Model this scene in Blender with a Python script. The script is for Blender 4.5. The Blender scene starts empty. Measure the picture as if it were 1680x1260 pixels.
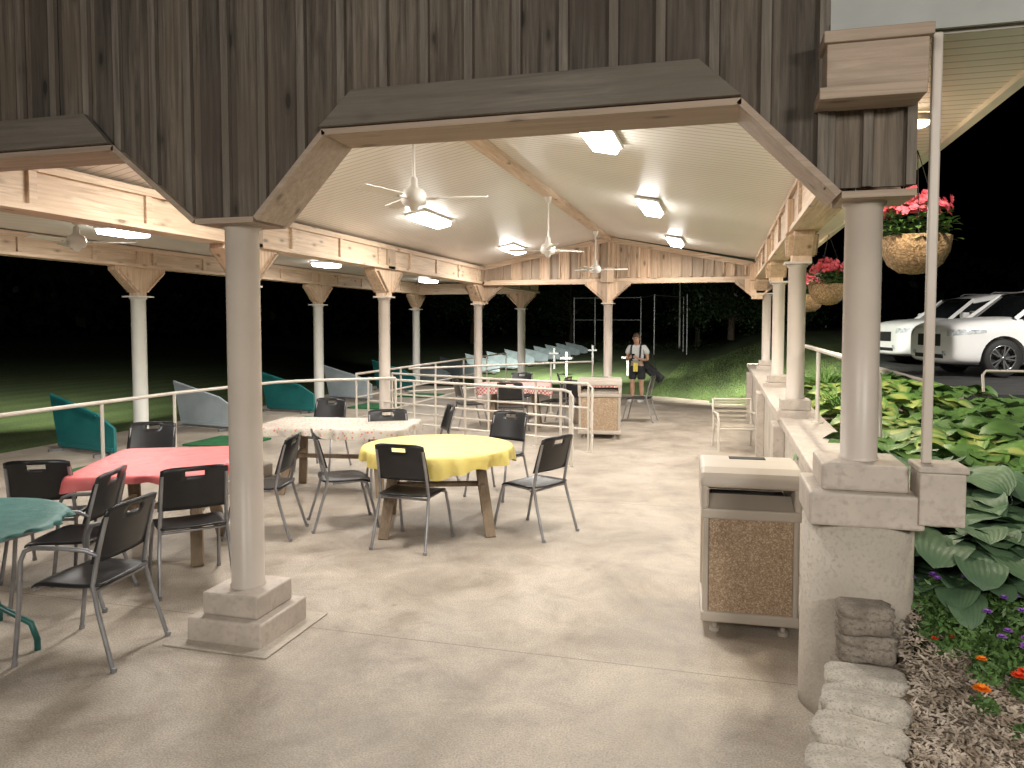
import bpy, math, random, bmesh
from math import sin, cos, pi, radians, sqrt
from mathutils import Vector, Matrix, noise
from mathutils.bvhtree import BVHTree
random.seed(7)
R = random.uniform
scene = bpy.context.scene
COL = scene.collection
def ss(a, b, x):
    t = max(0, min(1, (x-a)/(b-a))); return t*t*(3-2*t)
# ------------------------------------------------------------------ materials
def newmat(name, rough=0.6, metal=0.0, color=(0.5, 0.5, 0.5)):
    m = bpy.data.materials.new(name); m.use_nodes = True
    nt = m.node_tree; b = nt.nodes['Principled BSDF']
    b.inputs['Roughness'].default_value = rough; b.inputs['Metallic'].default_value = metal
    b.inputs['Base Color'].default_value = (*color, 1)
    return m, nt, b
def nd(nt, t, **k):
    n = nt.nodes.new(t)
    for a, v in k.items():
        if a in ('Scale', 'Detail', 'Roughness', 'Distortion', 'Randomness'): n.inputs[a].default_value = v
        else: setattr(n, a, v)
    return n
def ramp(nt, fac, stops):
    r = nt.nodes.new('ShaderNodeValToRGB'); e = r.color_ramp.elements
    while len(e) < len(stops): e.new(0.5)
    for i, (p, c) in enumerate(stops):
        e[i].position = p; e[i].color = (*c, 1) if len(c) == 3 else c
    nt.links.new(fac, r.inputs[0]); return r.outputs[0]
def mixc(nt, fac, a, b, mode='MIX'):
    m = nt.nodes.new('ShaderNodeMix'); m.data_type = 'RGBA'; m.blend_type = mode
    if isinstance(fac, float): m.inputs[0].default_value = fac
    else: nt.links.new(fac, m.inputs[0])
    for s, v in ((6, a), (7, b)):
        if isinstance(v, tuple): m.inputs[s].default_value = (*v, 1)
        else: nt.links.new(v, m.inputs[s])
    return m.outputs[2]
def coords(nt, scale=(1, 1, 1), kind='Object'):
    tc = nt.nodes.new('ShaderNodeTexCoord'); mp = nt.nodes.new('ShaderNodeMapping')
    mp.inputs['Scale'].default_value = scale
    nt.links.new(tc.outputs[kind], mp.inputs[0]); return mp.outputs[0]
def bump(nt, b, h, strength=0.3, dist=0.01):
    n = nt.nodes.new('ShaderNodeBump'); n.inputs['Strength'].default_value = strength
    n.inputs['Distance'].default_value = dist
    nt.links.new(h, n.inputs['Height']); nt.links.new(n.outputs[0], b.inputs['Normal'])
def noisy(name, c1, c2, scale=5, rough=0.6, metal=0, bs=0.15, bd=0.003, detail=5, stretch=(1, 1, 1), lo=.35, hi=.65, c3=None, s2=40):
    m, nt, b = newmat(name, rough, metal)
    co = coords(nt, stretch)
    n = nd(nt, 'ShaderNodeTexNoise', Scale=scale, Detail=detail); nt.links.new(co, n.inputs['Vector'])
    c = ramp(nt, n.outputs['Fac'], [(lo, c1), (hi, c2)])
    n2 = nd(nt, 'ShaderNodeTexNoise', Scale=s2, Detail=6); nt.links.new(co, n2.inputs['Vector'])
    if c3:
        f = ramp(nt, n2.outputs['Fac'], [(.5, (0, 0, 0)), (.7, (1, 1, 1))]); c = mixc(nt, f, c, c3)
    nt.links.new(c, b.inputs['Base Color'])
    bump(nt, b, n2.outputs['Fac'], bs, bd)
    return m
def wood(name, c1, c2, cd, axis='Z', bw=0.0, rough=0.75, knot=0.5, gl=.3, gh_=.7, ks=1.0):
    m, nt, b = newmat(name, rough)
    st = {'Z': (30, 30, 1.5), 'Y': (30, 1.5, 30), 'X': (1.5, 30, 30)}[axis]
    co = coords(nt, st)
    tc = nt.nodes.new('ShaderNodeTexCoord')
    n = nd(nt, 'ShaderNodeTexNoise', Scale=1.0, Detail=9, Roughness=.7, Distortion=.5); nt.links.new(co, n.inputs['Vector'])
    c = ramp(nt, n.outputs['Fac'], [(gl, c1), (gh_, c2)])
    big = nd(nt, 'ShaderNodeTexNoise', Scale=1.6, Detail=4); nt.links.new(tc.outputs['Object'], big.inputs['Vector'])
    c = mixc(nt, ramp(nt, big.outputs['Fac'], [(.4, (0, 0, 0)), (.65, (.7, .7, .7))]), c, cd)
    kst = {'Z': (7, 7, 2.6), 'Y': (7, 2.6, 7), 'X': (2.6, 7, 7)}[axis]
    kc = coords(nt, tuple(q*ks for q in kst))
    v = nd(nt, 'ShaderNodeTexVoronoi', Scale=1.0); nt.links.new(kc, v.inputs['Vector'])
    k = ramp(nt, v.outputs['Distance'], [(.09, (knot, knot, knot)), (.13, (knot*.4, knot*.4, knot*.4)), (.24, (0, 0, 0))])
    c = mixc(nt, k, c, tuple(x*.28 for x in cd))
    if bw:
        sx = nt.nodes.new('ShaderNodeSeparateXYZ'); nt.links.new(tc.outputs['Object'], sx.inputs[0])
        a = nt.nodes.new('ShaderNodeMath'); a.operation = 'DIVIDE'; a.inputs[1].default_value = bw
        nt.links.new(sx.outputs[0], a.inputs[0])
        fl = nt.nodes.new('ShaderNodeMath'); fl.operation = 'FLOOR'; nt.links.new(a.outputs[0], fl.inputs[0])
        wn = nt.nodes.new('ShaderNodeTexWhiteNoise'); wn.noise_dimensions = '1D'; nt.links.new(fl.outputs[0], wn.inputs['W'])
        g = ramp(nt, wn.outputs['Value'], [(0, (.58, .58, .58)), (1, (1.25, 1.2, 1.14))])
        c = mixc(nt, 1.0, c, g, 'MULTIPLY')
    nt.links.new(c, b.inputs['Base Color'])
    bump(nt, b, n.outputs['Fac'], .6, .004)
    return m
def emis(name, col, s):
    m, nt, b = newmat(name, .4, 0, (.8, .8, .8))
    b.inputs['Emission Color'].default_value = (*col, 1); b.inputs['Emission Strength'].default_value = s
    return m

M_dark = wood('weathered_boards', (.058, .048, .039), (.195, .166, .135), (.105, .082, .062), 'Z', .235, .85, .95, .37, .66)
M_batten = wood('weathered_battens', (.085, .072, .059), (.225, .193, .16), (.135, .11, .086), 'Z', 0, .85, .4, .37, .64)
M_darkx = wood('weathered_header', (.09, .078, .064), (.20, .172, .143), (.13, .108, .086), 'X', 0, .85, .9)
PC = ((.42, .30, .20), (.70, .55, .405), (.55, .40, .275))
M_pineY = wood('pine_beam_lengthwise', *PC, 'Y', 0, .6, .85, .36, .6)
M_pineX = wood('pine_beam_crosswise', *PC, 'X', 0, .6, .85, .36, .6)
M_pineZ = wood('pine_upright', (.40, .285, .19), (.67, .52, .385), (.50, .36, .245), 'Z', .2, .6, .9, .36, .6)
M_grayY = wood('grey_lining', (.26, .195, .145), (.46, .36, .275), (.35, .265, .2), 'X', 0, .7, .7)
M_tabwood = wood('picnic_wood', (.16, .11, .07), (.34, .26, .18), (.22, .16, .10), 'Z', 0, .7, .5)
M_paint = noisy('beige_painted_metal', (.52, .452, .392), (.58, .508, .443), 3, .4, 0, .05, .001)
M_bin = noisy('taupe_moulded_plastic', (.44, .385, .325), (.49, .43, .365), 3, .45, 0, .08, .001)
M_white = noisy('white_painted_metal', (.68, .665, .61), (.74, .725, .67), 3, .4, 0, .05, .001)
M_fasc = noisy('grey_painted_fascia', (.33, .34, .32), (.40, .41, .39), 3, .5, 0, .05, .001)
M_fan = noisy('white_enamel', (.72, .69, .63), (.77, .74, .68), 3, .3, 0, .03, .001)
M_rail = noisy('almond_pipe', (.58, .53, .46), (.64, .59, .52), 4, .3, 0, .03, .001)
M_plinth = noisy('painted_plinth', (.44, .38, .328), (.54, .472, .41), 6, .6, 0, .4, .003, c3=(.41, .35, .30), s2=30)
M_black = noisy('black_plastic', (.012, .012, .013), (.02, .02, .021), 6, .33, 0, .06, .0008, s2=120)
M_steel = noisy('grey_steel_tube', (.26, .26, .27), (.36, .36, .37), 8, .38, .6, .04, .0005)
M_conc_r = noisy('rough_concrete', (.39, .34, .285), (.52, .465, .395), 2.5, .9, 0, .5, .006, c3=(.38, .33, .27), s2=55)
M_dblack = noisy('dark_rubber', (.01, .01, .01), (.02, .02, .02), 5, .7)

def mk_floor():
    m, nt, b = newmat('broomed_concrete', .6)
    co = coords(nt)
    n1 = nd(nt, 'ShaderNodeTexNoise', Scale=.6, Detail=7, Roughness=.62, Distortion=1.2); nt.links.new(co, n1.inputs['Vector'])
    n2 = nd(nt, 'ShaderNodeTexNoise', Scale=2.6, Detail=10, Roughness=.74, Distortion=.6); nt.links.new(co, n2.inputs['Vector'])
    n3 = nd(nt, 'ShaderNodeTexNoise', Scale=110, Detail=4); nt.links.new(co, n3.inputs['Vector'])
    c = ramp(nt, n1.outputs['Fac'], [(.3, (.30, .253, .204)), (.48, (.415, .357, .295)), (.7, (.505, .442, .372))])
    c = mixc(nt, .95, c, ramp(nt, n2.outputs['Fac'], [(.32, (.60, .57, .54)), (.46, (.87, .86, .84)), (.56, (1.0, 1.0, .99)), (.68, (1.16, 1.15, 1.13))]), 'MULTIPLY')
    c = mixc(nt, .75, c, ramp(nt, n3.outputs['Fac'], [(.3, (.55, .55, .55)), (.65, (1.22, 1.22, 1.22))]), 'MULTIPLY')
    v = nd(nt, 'ShaderNodeTexVoronoi', Scale=1.7); nt.links.new(co, v.inputs['Vector'])
    sp = ramp(nt, v.outputs['Distance'], [(.015, (.5, .5, .5)), (.045, (0, 0, 0))]); c = mixc(nt, sp, c, (.2, .16, .13))
    sx = nt.nodes.new('ShaderNodeSeparateXYZ'); nt.links.new(co, sx.inputs[0])
    tot = None
    for ax, per, off in ((1, 3.6, -3.95), (0, 6.2, 4.9)):
        a = nt.nodes.new('ShaderNodeMath'); a.operation = 'ADD'; a.inputs[1].default_value = off; nt.links.new(sx.outputs[ax], a.inputs[0])
        p = nt.nodes.new('ShaderNodeMath'); p.operation = 'PINGPONG'; p.inputs[1].default_value = per/2; nt.links.new(a.outputs[0], p.inputs[0])
        l = nt.nodes.new('ShaderNodeMath'); l.operation = 'LESS_THAN'; l.inputs[1].default_value = .004; nt.links.new(p.outputs[0], l.inputs[0])
        if tot is None: tot = l.outputs[0]
        else:
            q = nt.nodes.new('ShaderNodeMath'); q.operation = 'MAXIMUM'; nt.links.new(tot, q.inputs[0]); nt.links.new(l.outputs[0], q.inputs[1]); tot = q.outputs[0]
    c = mixc(nt, tot, c, mixc(nt, .8, c, (.16, .13, .10)))
    nt.links.new(c, b.inputs['Base Color'])
    nt.links.new(ramp(nt, n2.outputs['Fac'], [(.3, (.40, .40, .40)), (.7, (.72, .72, .72))]), b.inputs['Roughness'])
    bump(nt, b, n3.outputs['Fac'], .5, .003)
    return m
M_floor = mk_floor()
def mk_ceil():
    m, nt, b = newmat('ribbed_ceiling_panel', .34)
    tc = nt.nodes.new('ShaderNodeTexCoord'); sx = nt.nodes.new('ShaderNodeSeparateXYZ'); nt.links.new(tc.outputs['Object'], sx.inputs[0])
    p = nt.nodes.new('ShaderNodeMath'); p.operation = 'PINGPONG'; p.inputs[1].default_value = .05; nt.links.new(sx.outputs[1], p.inputs[0])
    h = ramp(nt, p.outputs[0], [(.0, (0, 0, 0)), (.010, (1, 1, 1))])
    n1 = nd(nt, 'ShaderNodeTexNoise', Scale=.8, Detail=4); nt.links.new(tc.outputs['Object'], n1.inputs['Vector'])
    c = ramp(nt, n1.outputs['Fac'], [(.3, (.74, .705, .65)), (.7, (.82, .785, .73))])
    c = mixc(nt, h, (.33, .30, .26), c)
    nt.links.new(c, b.inputs['Base Color']); bump(nt, b, h, .5, .004)
    return m
M_ceil = mk_ceil()
def mk_pebble():
    m, nt, b = newmat('pebble_aggregate', .8)
    co = coords(nt)
    v = nd(nt, 'ShaderNodeTexVoronoi', Scale=140); nt.links.new(co, v.inputs['Vector'])
    c = ramp(nt, v.outputs['Color'], [(.1, (.30, .20, .125)), (.5, (.42, .30, .195)), (.9, (.60, .47, .34))])
    d = ramp(nt, v.outputs['Distance'], [(.5, (1, 1, 1)), (.9, (.6, .6, .6))])
    nt.links.new(mixc(nt, 1.0, c, d, 'MULTIPLY'), b.inputs['Base Color'])
    bump(nt, b, v.outputs['Distance'], -.5, .002)
    return m
M_pebble = mk_pebble()
def mk_lawn():
    m, nt, b = newmat('mown_grass', .9)
    co = coords(nt)
    n1 = nd(nt, 'ShaderNodeTexNoise', Scale=.25, Detail=5); nt.links.new(co, n1.inputs['Vector'])
    n2 = nd(nt, 'ShaderNodeTexNoise', Scale=30, Detail=4); nt.links.new(co, n2.inputs['Vector'])
    c = ramp(nt, n1.outputs['Fac'], [(.3, (.055, .09, .024)), (.7, (.092, .135, .042))])
    c = mixc(nt, .7, c, ramp(nt, n2.outputs['Fac'], [(.3, (.45, .45, .4)), (.7, (1.4, 1.4, 1.2))]), 'MULTIPLY')
    w = nd(nt, 'ShaderNodeTexWave', Scale=.30, Distortion=.6); w.bands_direction = 'X'; nt.links.new(co, w.inputs['Vector'])
    c = mixc(nt, .4, c, ramp(nt, w.outputs['Fac'], [(.35, (.65, .65, .65)), (.65, (1.2, 1.2, 1.15))]), 'MULTIPLY')
    nt.links.new(c, b.inputs['Base Color']); bump(nt, b, n2.outputs['Fac'], .8, .04)
    return m
M_lawn = mk_lawn()
M_mulch = noisy('mulch', (.12, .09, .06), (.30, .235, .175), 18, .95, 0, 1.0, .03, c3=(.40, .34, .27), s2=60)
M_chip = noisy('wood_chip', (.26, .20, .145), (.60, .51, .42), 9, .9, 0, .3, .002)
M_asph = noisy('asphalt', (.025, .025, .026), (.045, .045, .045), 3, .85, 0, .4, .004, s2=90)
M_block = noisy('tumbled_wall_block', (.42, .38, .325), (.58, .53, .46), 16, .95, 0, 1, .006, c3=(.30, .265, .22), s2=120)
M_blockd = noisy('dark_wall_block', (.18, .15, .12), (.30, .26, .215), 10, .95, 0, 1, .008, c3=(.13, .11, .085), s2=80)  # darker tone, used for the lower courses and pier stack
def cloth(name, c1, c2=None, chk=0, spots=False):
    m, nt, b = newmat(name, .5); co = coords(nt)
    n = nd(nt, 'ShaderNodeTexNoise', Scale=7, Detail=5); nt.links.new(co, n.inputs['Vector'])
    c = mixc(nt, ramp(nt, n.outputs['Fac'], [(.3, (0, 0, 0)), (.7, (1, 1, 1))]), c1, tuple(x*.85 for x in c1))
    if chk:
        k = nd(nt, 'ShaderNodeTexChecker', Scale=chk); nt.links.new(co, k.inputs['Vector']); c = mixc(nt, k.outputs['Fac'], c, c2)
    if spots:
        for sc, cc, th in ((24, c2, .24), (30, (.42, .46, .28), .22), (19, (.62, .55, .3), .16)):
            v = nd(nt, 'ShaderNodeTexVoronoi', Scale=sc); nt.links.new(co, v.inputs['Vector'])
            c = mixc(nt, ramp(nt, v.outputs['Distance'], [(th, (1, 1, 1)), (th+.08, (0, 0, 0))]), c, cc)
    nt.links.new(c, b.inputs['Base Color']); bump(nt, b, n.outputs['Fac'], .6, .02)
    return m
M_yel = cloth('yellow_vinyl_cloth', (.80, .65, .19)); M_red = cloth('coral_red_cloth', (.74, .17, .17))
M_teal = cloth('green_vinyl_cloth', (.06, .18, .165)); M_fruit = cloth('printed_fruit_cloth', (.60, .54, .48), (.58, .20, .15), spots=True)
M_chk = cloth('red_checked_cloth', (.62, .16, .15), (.75, .62, .57), 30)
M_tealp = noisy('teal_divider_panel', (.015, .15, .155), (.022, .20, .20), 3, .45, 0, .2, .004)
M_whitep = noisy('pale_divider_panel', (.42, .49, .53), (.52, .59, .63), 3, .5, 0, .2, .004)
M_farp = noisy('dimmed_divider_panel', (.20, .25, .27), (.27, .32, .35), 3, .5, 0, .2, .004)  # pale panel with dimness put into its colour, for the far row
M_mat = noisy('tee_mat_green', (.01, .10, .035), (.02, .16, .05), 9, .9)
M_lens = emis('lit_diffuser', (1, .98, .94), 30)
M_warm = emis('lit_warm_lens', (1, .84, .6), 16)
def leafmat(name, c1, c2, cm=None, rough=.45):
    m, nt, b = newmat(name, rough)
    tc = nt.nodes.new('ShaderNodeTexCoord'); sx = nt.nodes.new('ShaderNodeSeparateXYZ'); nt.links.new(tc.outputs['UV'], sx.inputs[0])
    n = nd(nt, 'ShaderNodeTexNoise', Scale=6, Detail=4); nt.links.new(tc.outputs['Object'], n.inputs['Vector'])
    c = ramp(nt, n.outputs['Fac'], [(.3, c1), (.7, c2)])
    p = nt.nodes.new('ShaderNodeMath'); p.operation = 'PINGPONG'; p.inputs[1].default_value = .06; nt.links.new(sx.outputs[0], p.inputs[0])
    h = ramp(nt, p.outputs[0], [(0, (0, 0, 0)), (.06, (1, 1, 1))])
    if cm:
        a = nt.nodes.new('ShaderNodeMath'); a.operation = 'SUBTRACT'; a.inputs[1].default_value = .5; nt.links.new(sx.outputs[0], a.inputs[0])
        a2 = nt.nodes.new('ShaderNodeMath'); a2.operation = 'ABSOLUTE'; nt.links.new(a.outputs[0], a2.inputs[0])
        c = mixc(nt, ramp(nt, a2.outputs[0], [(.18, (1, 1, 1)), (.36, (0, 0, 0))]), c, cm)
    nt.links.new(c, b.inputs['Base Color']); bump(nt, b, h, .3, .003)
    return m
L_blue = leafmat('hosta_leaf_bluegreen', (.06, .12, .065), (.105, .18, .09), None, .5)
L_green = leafmat('hosta_leaf_green', (.065, .15, .038), (.125, .235, .055))
L_lime = leafmat('hosta_leaf_variegated', (.09, .20, .038), (.15, .29, .06), (.37, .43, .12))
L_small = leafmat('small_leaf', (.06, .13, .03), (.12, .22, .06))
L_dark = leafmat('tree_leaf', (.018, .040, .013), (.04, .075, .023))
def flat(name, c, rough=.6): return noisy(name, tuple(x*.85 for x in c), c, 12, rough)
M_pink = flat('coral_pink_petal', (.88, .15, .21)); M_orange = flat('orange_petal', (.95, .27, .01)); M_purple = flat('violet_petal', (.40, .16, .66))
M_scar = flat('scarlet_petal', (.85, .07, .015))
M_coir = noisy('coir_liner', (.18, .11, .055), (.36, .23, .12), 30, .95, 0, 1.0, .02, c3=(.44, .32, .18), s2=60)
M_bark = noisy('bark', (.05, .035, .025), (.11, .08, .06), 8, .9, 0, .8, .02)

# ------------------------------------------------------------------ mesh builder
class B:
    def __init__(s): s.v = []; s.f = []; s.m = []; s.s = []; s.uv = []
    def add(s, vs, fs, mi=0, sm=False, uvs=None):
        o = len(s.v); s.v += [tuple(v) for v in vs]
        for k, f in enumerate(fs):
            s.f.append([o+i for i in f]); s.m.append(mi); s.s.append(sm)
            s.uv.append(uvs[k] if uvs else None)
        return s
    def box(s, x0, x1, y0, y1, z0, z1, mi=0):
        vs = [(x0, y0, z0), (x1, y0, z0), (x1, y1, z0), (x0, y1, z0), (x0, y0, z1), (x1, y0, z1), (x1, y1, z1), (x0, y1, z1)]
        return s.add(vs, [(0, 3, 2, 1), (4, 5, 6, 7), (0, 1, 5, 4), (1, 2, 6, 5), (2, 3, 7, 6), (3, 0, 4, 7)], mi)
    def beam(s, p0, p1, w, h, mi=0, up=(0, 0, 1)):
        p0 = Vector(p0); p1 = Vector(p1); d = (p1-p0).normalized(); u = Vector(up)
        if abs(d.dot(u)) > .98: u = Vector((0, 1, 0))
        a = d.cross(u).normalized(); b = a.cross(d).normalized()
        vs = [p+a*sx*w/2+b*sy*h/2 for p in (p0, p1) for sx, sy in ((-1, -1), (1, -1), (1, 1), (-1, 1))]
        return s.add(vs, [(3, 2, 1, 0), (4, 5, 6, 7), (0, 1, 5, 4), (1, 2, 6, 5), (2, 3, 7, 6), (3, 0, 4, 7)], mi)
    def cyl(s, p0, p1, r0, r1=None, n=20, mi=0, caps=True):
        r1 = r0 if r1 is None else r1
        p0 = Vector(p0); p1 = Vector(p1); d = (p1-p0).normalized()
        u = Vector((0, 0, 1)) if abs(d.z) < .9 else Vector((1, 0, 0))
        a = d.cross(u).normalized(); b = a.cross(d).normalized()
        vs = [p+(a*cos(2*pi*i/n)+b*sin(2*pi*i/n))*r for p, r in ((p0, r0), (p1, r1)) for i in range(n)]
        s.add(vs, [(i, (i+1) % n, n+(i+1) % n, n+i) for i in range(n)], mi, True)
        if caps:
            s.add(vs[:n], [tuple(range(n))[::-1]], mi); s.add(vs[n:], [tuple(range(n))], mi)
        return s
    def lathe(s, prof, n=28, mi=0, c=(0, 0), sm=True):
        vs = [(c[0]+r*cos(2*pi*i/n), c[1]+r*sin(2*pi*i/n), z) for r, z in prof for i in range(n)]
        fs = [(k*n+i, k*n+(i+1) % n, (k+1)*n+(i+1) % n, (k+1)*n+i) for k in range(len(prof)-1) for i in range(n)]
        return s.add(vs, fs, mi, sm)
    def tube(s, pts, r, n=10, mi=0, closed=False):
        P = [Vector(p) for p in pts]; ns = len(P); vs = []
        prev = None
        for i, p in enumerate(P):
            d = ((P[min(i+1, ns-1)]-P[max(i-1, 0)])).normalized()
            if prev is None:
                u = Vector((0, 0, 1)) if abs(d.z) < .9 else Vector((1, 0, 0)); a = d.cross(u).normalized()
            else: a = (prev-d*prev.dot(d)).normalized()
            prev = a; b = a.cross(d)
            rr = r[i] if isinstance(r, (list, tuple)) else r
            vs += [p+(a*cos(2*pi*k/n)+b*sin(2*pi*k/n))*rr for k in range(n)]
        fs = [(i*n+k, i*n+(k+1) % n, (i+1)*n+(k+1) % n, (i+1)*n+k) for i in range(ns-1) for k in range(n)]
        s.add(vs, fs, mi, True); s.add(vs[:n], [tuple(range(n))], mi); s.add(vs[-n:], [tuple(range(n))[::-1]], mi)
        return s
    def prism(s, poly, a0, a1, plane='XZ', mi=0):
        n = len(poly)
        def P(p, a):
            return (p[0], a, p[1]) if plane == 'XZ' else ((a, p[0], p[1]) if plane == 'YZ' else (p[0], p[1], a))
        vs = [P(p, a0) for p in poly]+[P(p, a1) for p in poly]
        return s.add(vs, [tuple(range(n)), tuple(range(n, 2*n))[::-1]]+[(i, n+i, n+(i+1) % n, (i+1) % n) for i in range(n)], mi)
    def obj(s, name, mats, parent=None, loc=(0, 0, 0), rot=(0, 0, 0), bevel=0, seg=2, sub=0, label=None):
        me = bpy.data.meshes.new(name); me.from_pydata(s.v, [], s.f)
        if not isinstance(mats, (list, tuple)): mats = [mats]
        for m in mats: me.materials.append(m)
        me.polygons.foreach_set('material_index', s.m); me.polygons.foreach_set('use_smooth', s.s)
        if any(u for u in s.uv):
            ul = me.uv_layers.new(name='UVMap'); i = 0
            for k, f in enumerate(s.f):
                for j in range(len(f)):
                    if s.uv[k]: ul.data[i].uv = s.uv[k][j]
                    i += 1
        me.update()
        if bevel or len(s.f) < 3000:
            bm = bmesh.new(); bm.from_mesh(me); bmesh.ops.recalc_face_normals(bm, faces=bm.faces); bm.to_mesh(me); bm.free()
        o = bpy.data.objects.new(name, me); COL.objects.link(o); o.location = loc; o.rotation_euler = rot
        if parent: o.parent = parent
        if bevel:
            md = o.modifiers.new('bevel', 'BEVEL'); md.width = bevel; md.segments = seg; md.limit_method = 'ANGLE'; md.angle_limit = radians(30)
        if sub:
            md = o.modifiers.new('sub', 'SUBSURF'); md.levels = sub; md.render_levels = sub
        if label: o['label'] = label
        return o
def tag(o, label, cat=None, group=None, kind=None):
    o['label'] = label
    if cat: o['category'] = cat
    if group: o['group'] = group
    if kind: o['kind'] = kind
    return o
def thing(name, label, cat, loc=(0, 0, 0), rz=0, group=None):
    e = bpy.data.objects.new(name, None); COL.objects.link(e); e.location = loc; e.rotation_euler = (0, 0, rz); e.empty_display_size = .1
    return tag(e, label, cat, group)
def copy_thing(root, loc, rz=0, label=None):
    n = root.copy(); COL.objects.link(n); n.location = loc; n.rotation_euler = (0, 0, rz)
    if label: n['label'] = label
    for c in list(root.children):
        m = c.copy(); COL.objects.link(m); m.parent = n
        for g in list(c.children):
            q = g.copy(); COL.objects.link(q); q.parent = m
    return n
def area(name, parent, loc, sx, sy, power, col=(1, .965, .905), rot=(0, 0, 0), shape='RECTANGLE', spread=180):
    l = bpy.data.lights.new(name, 'AREA'); l.shape = shape; l.size = sx; l.size_y = sy; l.energy = power; l.color = col; l.spread = radians(spread)
    o = bpy.data.objects.new(name, l); COL.objects.link(o); o.location = loc; o.rotation_euler = rot; o.parent = parent
    return o

# ------------------------------------------------------------------ terrain
def bedz(x, y):
    return .33+.30*ss(3.0, 4.4, y)
def gz(x, y):
    if y < 17.6:
        z = bedz(x, y)-.07 if x > .85 else -.06
    else:
        z = -.06+.78*ss(-1.3, 3.4, x-max(0, 30-y)*.02)
        z += .62*ss(21, 42, y)*ss(-2.2, 2.0, x-(y-30)*.03)
    if x > 3.3 and 12 < y < 30: z = .66
    z += (.04*noise.noise(Vector((x*.15, y*.15, 0))) if (y > 22 and x < 3) else 0)
    return z
xs = [-160, -110, -80, -60, -45, -35, -28, -22, -18]+[-15+.75*i for i in range(19)]+[-.8, -.3, .2, .6, .84, .88, 1.2, 1.7, 2.2, 2.8, 3.25, 3.4, 4, 5, 6.5, 9, 13, 20, 32, 50, 80, 130]
ys = [-40, -20, -8, 0, 1.5, 2.5, 3, 3.5, 4, 4.5, 6, 8, 10, 12, 14, 16, 17, 17.55, 17.7, 18.5]+[19.5+i for i in range(22)]+[43, 46, 50, 55, 62, 70, 80, 100, 130, 180, 260]
b = B(); nx = len(xs)
b.add([(x, y, gz(x, y)) for y in ys for x in xs], [(j*nx+i, j*nx+i+1, (j+1)*nx+i+1, (j+1)*nx+i) for j in range(len(ys)-1) for i in range(nx-1)], 0, True)
tag(b.obj('ground', M_lawn), 'mown grass driving range and lawn slope', kind='structure')
edge = [(-9.6, -8), (4, -8), (4, 2.2), (.84, 2.3), (.84, 17.0), (.4, 17.6), (-.3, 18.2), (-1.3, 18.9), (-3, 19.6), (-5, 20.4), (-9.6, 20.4)]
b = B(); b.prism(edge, -.25, 0, 'XY'); tag(b.obj('pavement', M_floor, bevel=.01), 'broom finished concrete patio slab with joints', kind='structure')
b = B()
for i in range(26000):
    y = 17.7+18*R(0, 1)**1.6; x = R(-1.8, 3.3)
    if x < .6-(y-17.3)*1.3+.15 and y < 19.5: continue
    z = gz(x, y); h = R(.02, .05); a = R(0, pi); w = R(.006, .012)
    b.add([(x-cos(a)*w, y-sin(a)*w, z), (x+cos(a)*w, y+sin(a)*w, z), (x+R(-.02, .02), y+R(-.02, .02), z+h)], [(0, 1, 2)])
tag(b.obj('grass', M_lawn), 'short mown grass blades on the slope', 'grass', kind='stuff')
b = B(); X2 = [.5+.1*i for i in range(32)]; Y2 = [1.6+.12*i for i in range(105)]
def wallx(y):
    return .59-(.16*ss(0, 1, (3.35-y)/.8)+.06*max(0, 2.55-y))
vs = []
for y in Y2:
    for x in X2:
        xx = max(x, wallx(y)+.06) if y < 3.5 else max(x, .86)
        vs.append((xx, y, bedz(x, y)-.03*(1-ss(0, .15, xx-wallx(y)-.06))+.03*noise.noise(Vector((x*3, y*3, 1)))+.015*noise.noise(Vector((x*14, y*14, 4)))))
b.add(vs, [(j*32+i, j*32+i+1, (j+1)*32+i+1, (j+1)*32+i) for j in range(104) for i in range(31)], 0, True)
tag(b.obj('planting_bed_soil', M_mulch), 'mulched planting bed soil', kind='structure')
b = B()
for i in range(20000):
    x = R(.62, 2.0); y = R(2.3, 3.9)
    if x < wallx(y)+.15: continue
    z = bedz(x, y)+.03*noise.noise(Vector((x*3, y*3, 1)))+R(.002, .022)
    l = R(.005, .018); w = R(.002, .0055); a = R(0, pi); t = R(-.5, .5)
    d = Vector((cos(a), sin(a), t)).normalized(); e = Vector((-sin(a), cos(a), R(-.4, .4))); c = Vector((x, y, z))
    b.add([c-d*l-e*w, c+d*l-e*w, c+d*l+e*w, c-d*l+e*w], [(0, 1, 2, 3)])
tag(b.obj('wood_chips', M_chip), 'shredded wood chip mulch on the flower bed', 'mulch', kind='stuff')
b = B(); b.prism([(3.52, 12.8), (40, 12.8), (40, 29), (3.52, 29)], .6, .74, 'XY'); tag(b.obj('parking_lot', M_asph), 'dark asphalt parking lot', kind='structure')
b = B(); b.prism([(3.36, 12.8), (3.52, 12.8), (3.52, 29), (3.36, 29)], .5, .80, 'XY'); tag(b.obj('kerb', M_conc_r, bevel=.02), 'low concrete kerb beside the parking lot', 'kerb', kind='structure')

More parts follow.
